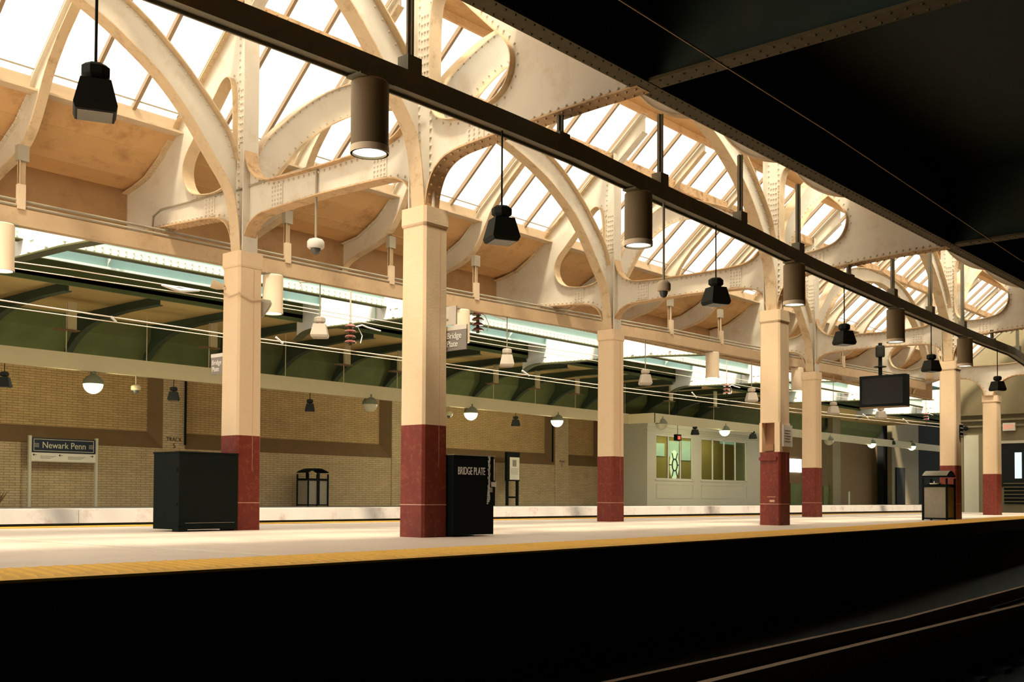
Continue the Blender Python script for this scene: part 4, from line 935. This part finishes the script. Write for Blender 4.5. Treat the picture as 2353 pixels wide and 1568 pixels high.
# ------------------------------------------------------------------ things on and by the columns
# left cabinet
def cabinet(x0, x1, y0, y1, h, lab):
    t = thing('equipment_cabinet', lab, 'cabinet', ((x0+x1)/2, (y0+y1)/2, 0)); return t
x0, x1, y0, y1 = -1.16, -.22, 3.49, 4.12
t = cabinet(x0, x1, y0, y1, 1.08, 'plain black metal cabinet standing left of the leftmost column')
part('body', MB().box(x0, x1, y0, y1, .03, 1.07), 'black', t); part('lid', MB().box(x0-.01, x1+.01, y0-.01, y1+.01, 1.07, 1.09), 'black', t)
part('foot', MB().box(x0-.02, x0+.12, y0-.03, y0+.12, 0, .06), 'black', t); part('hinge', MB().box(x0-.012, x0, y0+.03, y0+.08, .82, .86), 'black', t); part('hinge', MB().box(x0-.012, x0, y0+.03, y0+.08, .35, .39), 'black', t)
part('door_seam', MB().box(x0+.1, x1-.05, y0-.004, y0, .115, .12), 'cond', t)
# right cabinet
bx0, bx1, by0, by1 = .02+.21, .60, -.66, -.02
bx0 = -.28; 
t = thing('equipment_cabinet', 'black cabinet lettered BRIDGE PLATE against the nearest column', 'cabinet', (.6, 0, 0))
by1 = -.215
bx0, bx1, by0, by1 = .222, .985, -.30, .30
bd_ = part('body', MB().box(bx0, bx1-.03, by0, by1, .02, 1.0), 'black', t)
part('lid', MB().box(bx0, bx1, by0-.01, by1+.01, 1.0, 1.012), 'cond', t)
lt = text_mb('BRIDGE PLATE', .135, (0, 0, 0), (1,0,0), (0,0,1), .002, 1.0); w_t = max(v[0] for v in lt.v)
lt.v = [(.29+v[0]*.50/w_t, by0-.004+v[1], .765+v[2]) for v in lt.v]; part('lettering', lt, 'letters', bd_)
part('side_rail', MB().box(bx1-.03, bx1, by0, by0+.05, .38, .96), 'black', t)
part('latch', MB().box(bx1-.08, bx1+.01, by0-.012, by0, .62, .68).box(bx1-.03, bx1-.018, by0-.008, by0, .7, .97), 'chain', t)
ch = MB(); cx = .855
for k in range(22):
    z = .99-k*.026; dx = .006*math.sin(k*1.7)
    if k % 2: ch.box(cx+dx-.005, cx+dx+.005, by0-.022, by0-.006, z-.018, z+.018)
    else: ch.box(cx+dx-.016, cx+dx-.008, by0-.016, by0-.006, z-.018, z+.018).box(cx+dx+.008, cx+dx+.016, by0-.016, by0-.006, z-.018, z+.018).box(cx+dx-.016, cx+dx+.016, by0-.016, by0-.006, z+.010, z+.018).box(cx+dx-.016, cx+dx+.016, by0-.016, by0-.006, z-.018, z-.010)
for k in range(9): ch.box(cx-.035+.002*k, cx-.018+.002*k, by0-.018, by0-.006, .40+k*.024, .416+k*.024)
part('chain', ch, 'chain', t); part('padlock', MB().box(cx+.014, cx+.05, by0-.03, by0-.006, .55, .61), 'cond', t)
# Bridge Plate signs
def bp_sign(X, ya, yb, z0, z1, lab, txt_right):
    t = thing('bridge_plate_sign', lab, 'sign', (X, (ya+yb)/2, z0))
    pn_ = part('panel', MB().box(X, X+.02, min(ya,yb), max(ya,yb), z0, z1-.055), 'signgrey', t)
    part('header', MB().box(X-.002, X+.022, min(ya,yb), max(ya,yb), z1-.055, z1), 'signwhite', t)
    yl = max(ya, yb)-.03
    mb = text_mb('Bridge', .105, (X-.004, yl, z0+.145), (0,-1,0), (0,0,1), .002, .92); mb.add(*(lambda m: (m.v, m.f))(text_mb('Plate', .105, (X-.004, yl, z0+.045), (0,-1,0), (0,0,1), .002, .92)))
    part('lettering', mb, 'letters', pn_)
    part('mounting_arm', MB().box(X-.0, X+.012, .0 if ya < 2 else W, max(ya, yb) if ya < 2 else min(ya,yb), z1-.1, z1-.07), 'cond', t)
Pa, Pb = at(1072,745,0,.23), at(1072,802,0,.23)
bp_sign(.23, Pa.y, Pa.y+.36, Pb.z, Pa.z, 'small grey Bridge Plate sign beside the nearest column', True)
Pa, Pb = at(485,815,0,.23), at(485,862,0,.23)
bp_sign(.23, Pa.y-.36, Pa.y, Pb.z, Pa.z, 'small grey Bridge Plate sign half hidden by the leftmost column', False)
P = at(1030,705,0,.8); Q = at(1048,745,0,.8)
solo('wall_notice', MB().box(.8, .82, Q.y, P.y+.1, Q.z, P.z).box(.2, .8, P.y-.0, P.y+.03, Q.z+.05, Q.z+.08), 'signwhite', 'small white notice partly hidden behind the nearest column above the Bridge Plate sign', 'sign')
# horn speaker and small flood on leftmost column, draped cable
P = at(612,715,1,W-.05)
t = thing('horn_speaker', 'grey round horn speaker on the right side of the leftmost column', 'speaker', (P.x, W-.05, P.z))
part('horn', MB().tube([(.21,W,P.z+.05),(.26,W-.02,P.z+.04),(.33,W-.04,P.z),(.36,W-.05,P.z-.02)], [.06,.14,.19,.17], 16), 'cond', t, smooth=True)
P = at(505,660,0,-.21)
t = thing('small_spotlight', 'small round spotlight on the left face of the leftmost column', 'spotlight', (-.25, P.y, P.z))
part('head', MB().tube([(-.21,W+.15,P.z-.02),(-.28,W+.2,P.z),(-.36,W+.24,P.z+.03)], [.03,.06,.07], 12), 'condlt', t, smooth=True)
part('arm', MB().tube([(-.2,W+.12,P.z-.04),(-.24,W+.17,P.z-.02)], .02, 6), 'condlt', t)
z = P.z-.1
solo('draped_cable', MB().tube([(-.215,W+.2,z),(-.225,W,z-.07),(-.22,W-.22,z-.04),(0,W-.225,z-.12),(.2,W-.225,z-.08),(.225,W-.1,z-.04)], .012, 6), 'condlt', 'thin cable draped around the leftmost column near its cap', 'cable', smooth=True)
# notice on niche column
cn_ = thing('column_notice', 'small white notice plate on the front of the niche column', 'sign', (S, -.23, 1.46)); pp_ = part('plate', MB().box(S-.12, S+.25, -.235, -.212, 1.46, 1.86), 'signwhite', cn_)
tx = MB()
for k in range(5): tx.box(S-.07, S+.17-.03*(k % 2), -.238, -.235, 1.55+k*.05, 1.565+k*.05)
part('notice_text', tx, 'signgrey', pp_)
part('base_scratch', MB().box(S-.2105, S-.2095, -.12, .05, .52, .53).box(S-.211, S-.2095, -.1, .0, .43, .47), 'line', cols['C2'])
# signs on the trash-can column
Pz0, Pz1 = at(2204,1003,1,-.3), at(2204,975,1,-.3)
t = thing('track_sign', 'small black and white stacked sign on the right of the third near column', 'sign', (X2+.2, -.3, Pz0.z))
part('panel', MB().box(X2+.02, X2+.24, -.24, -.215, Pz0.z, Pz1.z), 'black', t)
sg_ = MB()
for k in range(4): sg_.box(X2+.03, X2+.23, -.245, -.24, Pz0.z+.02+k*.1, Pz0.z+.035+k*.1)
part('white_bars', sg_, 'letters', t)
# monitor
TX = X2-.3; A, B = at(1975,866,0,TX), at(2081,932,0,TX)
t = thing('hanging_monitor', 'large black switched-off monitor hanging from a pole under the third cross girder', 'monitor', (TX, (A.y+B.y)/2, B.z))
cs_ = part('case', MB().box(TX, TX+.28, B.y, A.y, B.z, A.z), 'black', t); part('screen', MB().box(TX-.006, TX, B.y+.07, A.y-.07, B.z+.07, A.z-.07), 'screen', cs_)
cy_ = at(2018,860,0,TX).y
part('pole', MB().tube([(TX+.14, cy_, A.z), (TX+.14, cy_, 4.62)], .05, 12), 'black', t, smooth=True); part('junction_box', MB().lathe([(.11, 4.25), (.12, 4.3), (.12, 4.5), (.10, 4.55)], (TX+.14, cy_, 0), 12), 'flood', t); part('collar', MB().lathe([(.16, 3.98), (.16, 4.0)], (TX+.14, cy_, 0), 16), 'flood', t)
part('lower_edge', MB().box(TX-.01, TX+.28, B.y, A.y, B.z-.02, B.z), 'sill', t)
for o in bpy.data.objects:
    if '_o' in o: del o['_o']
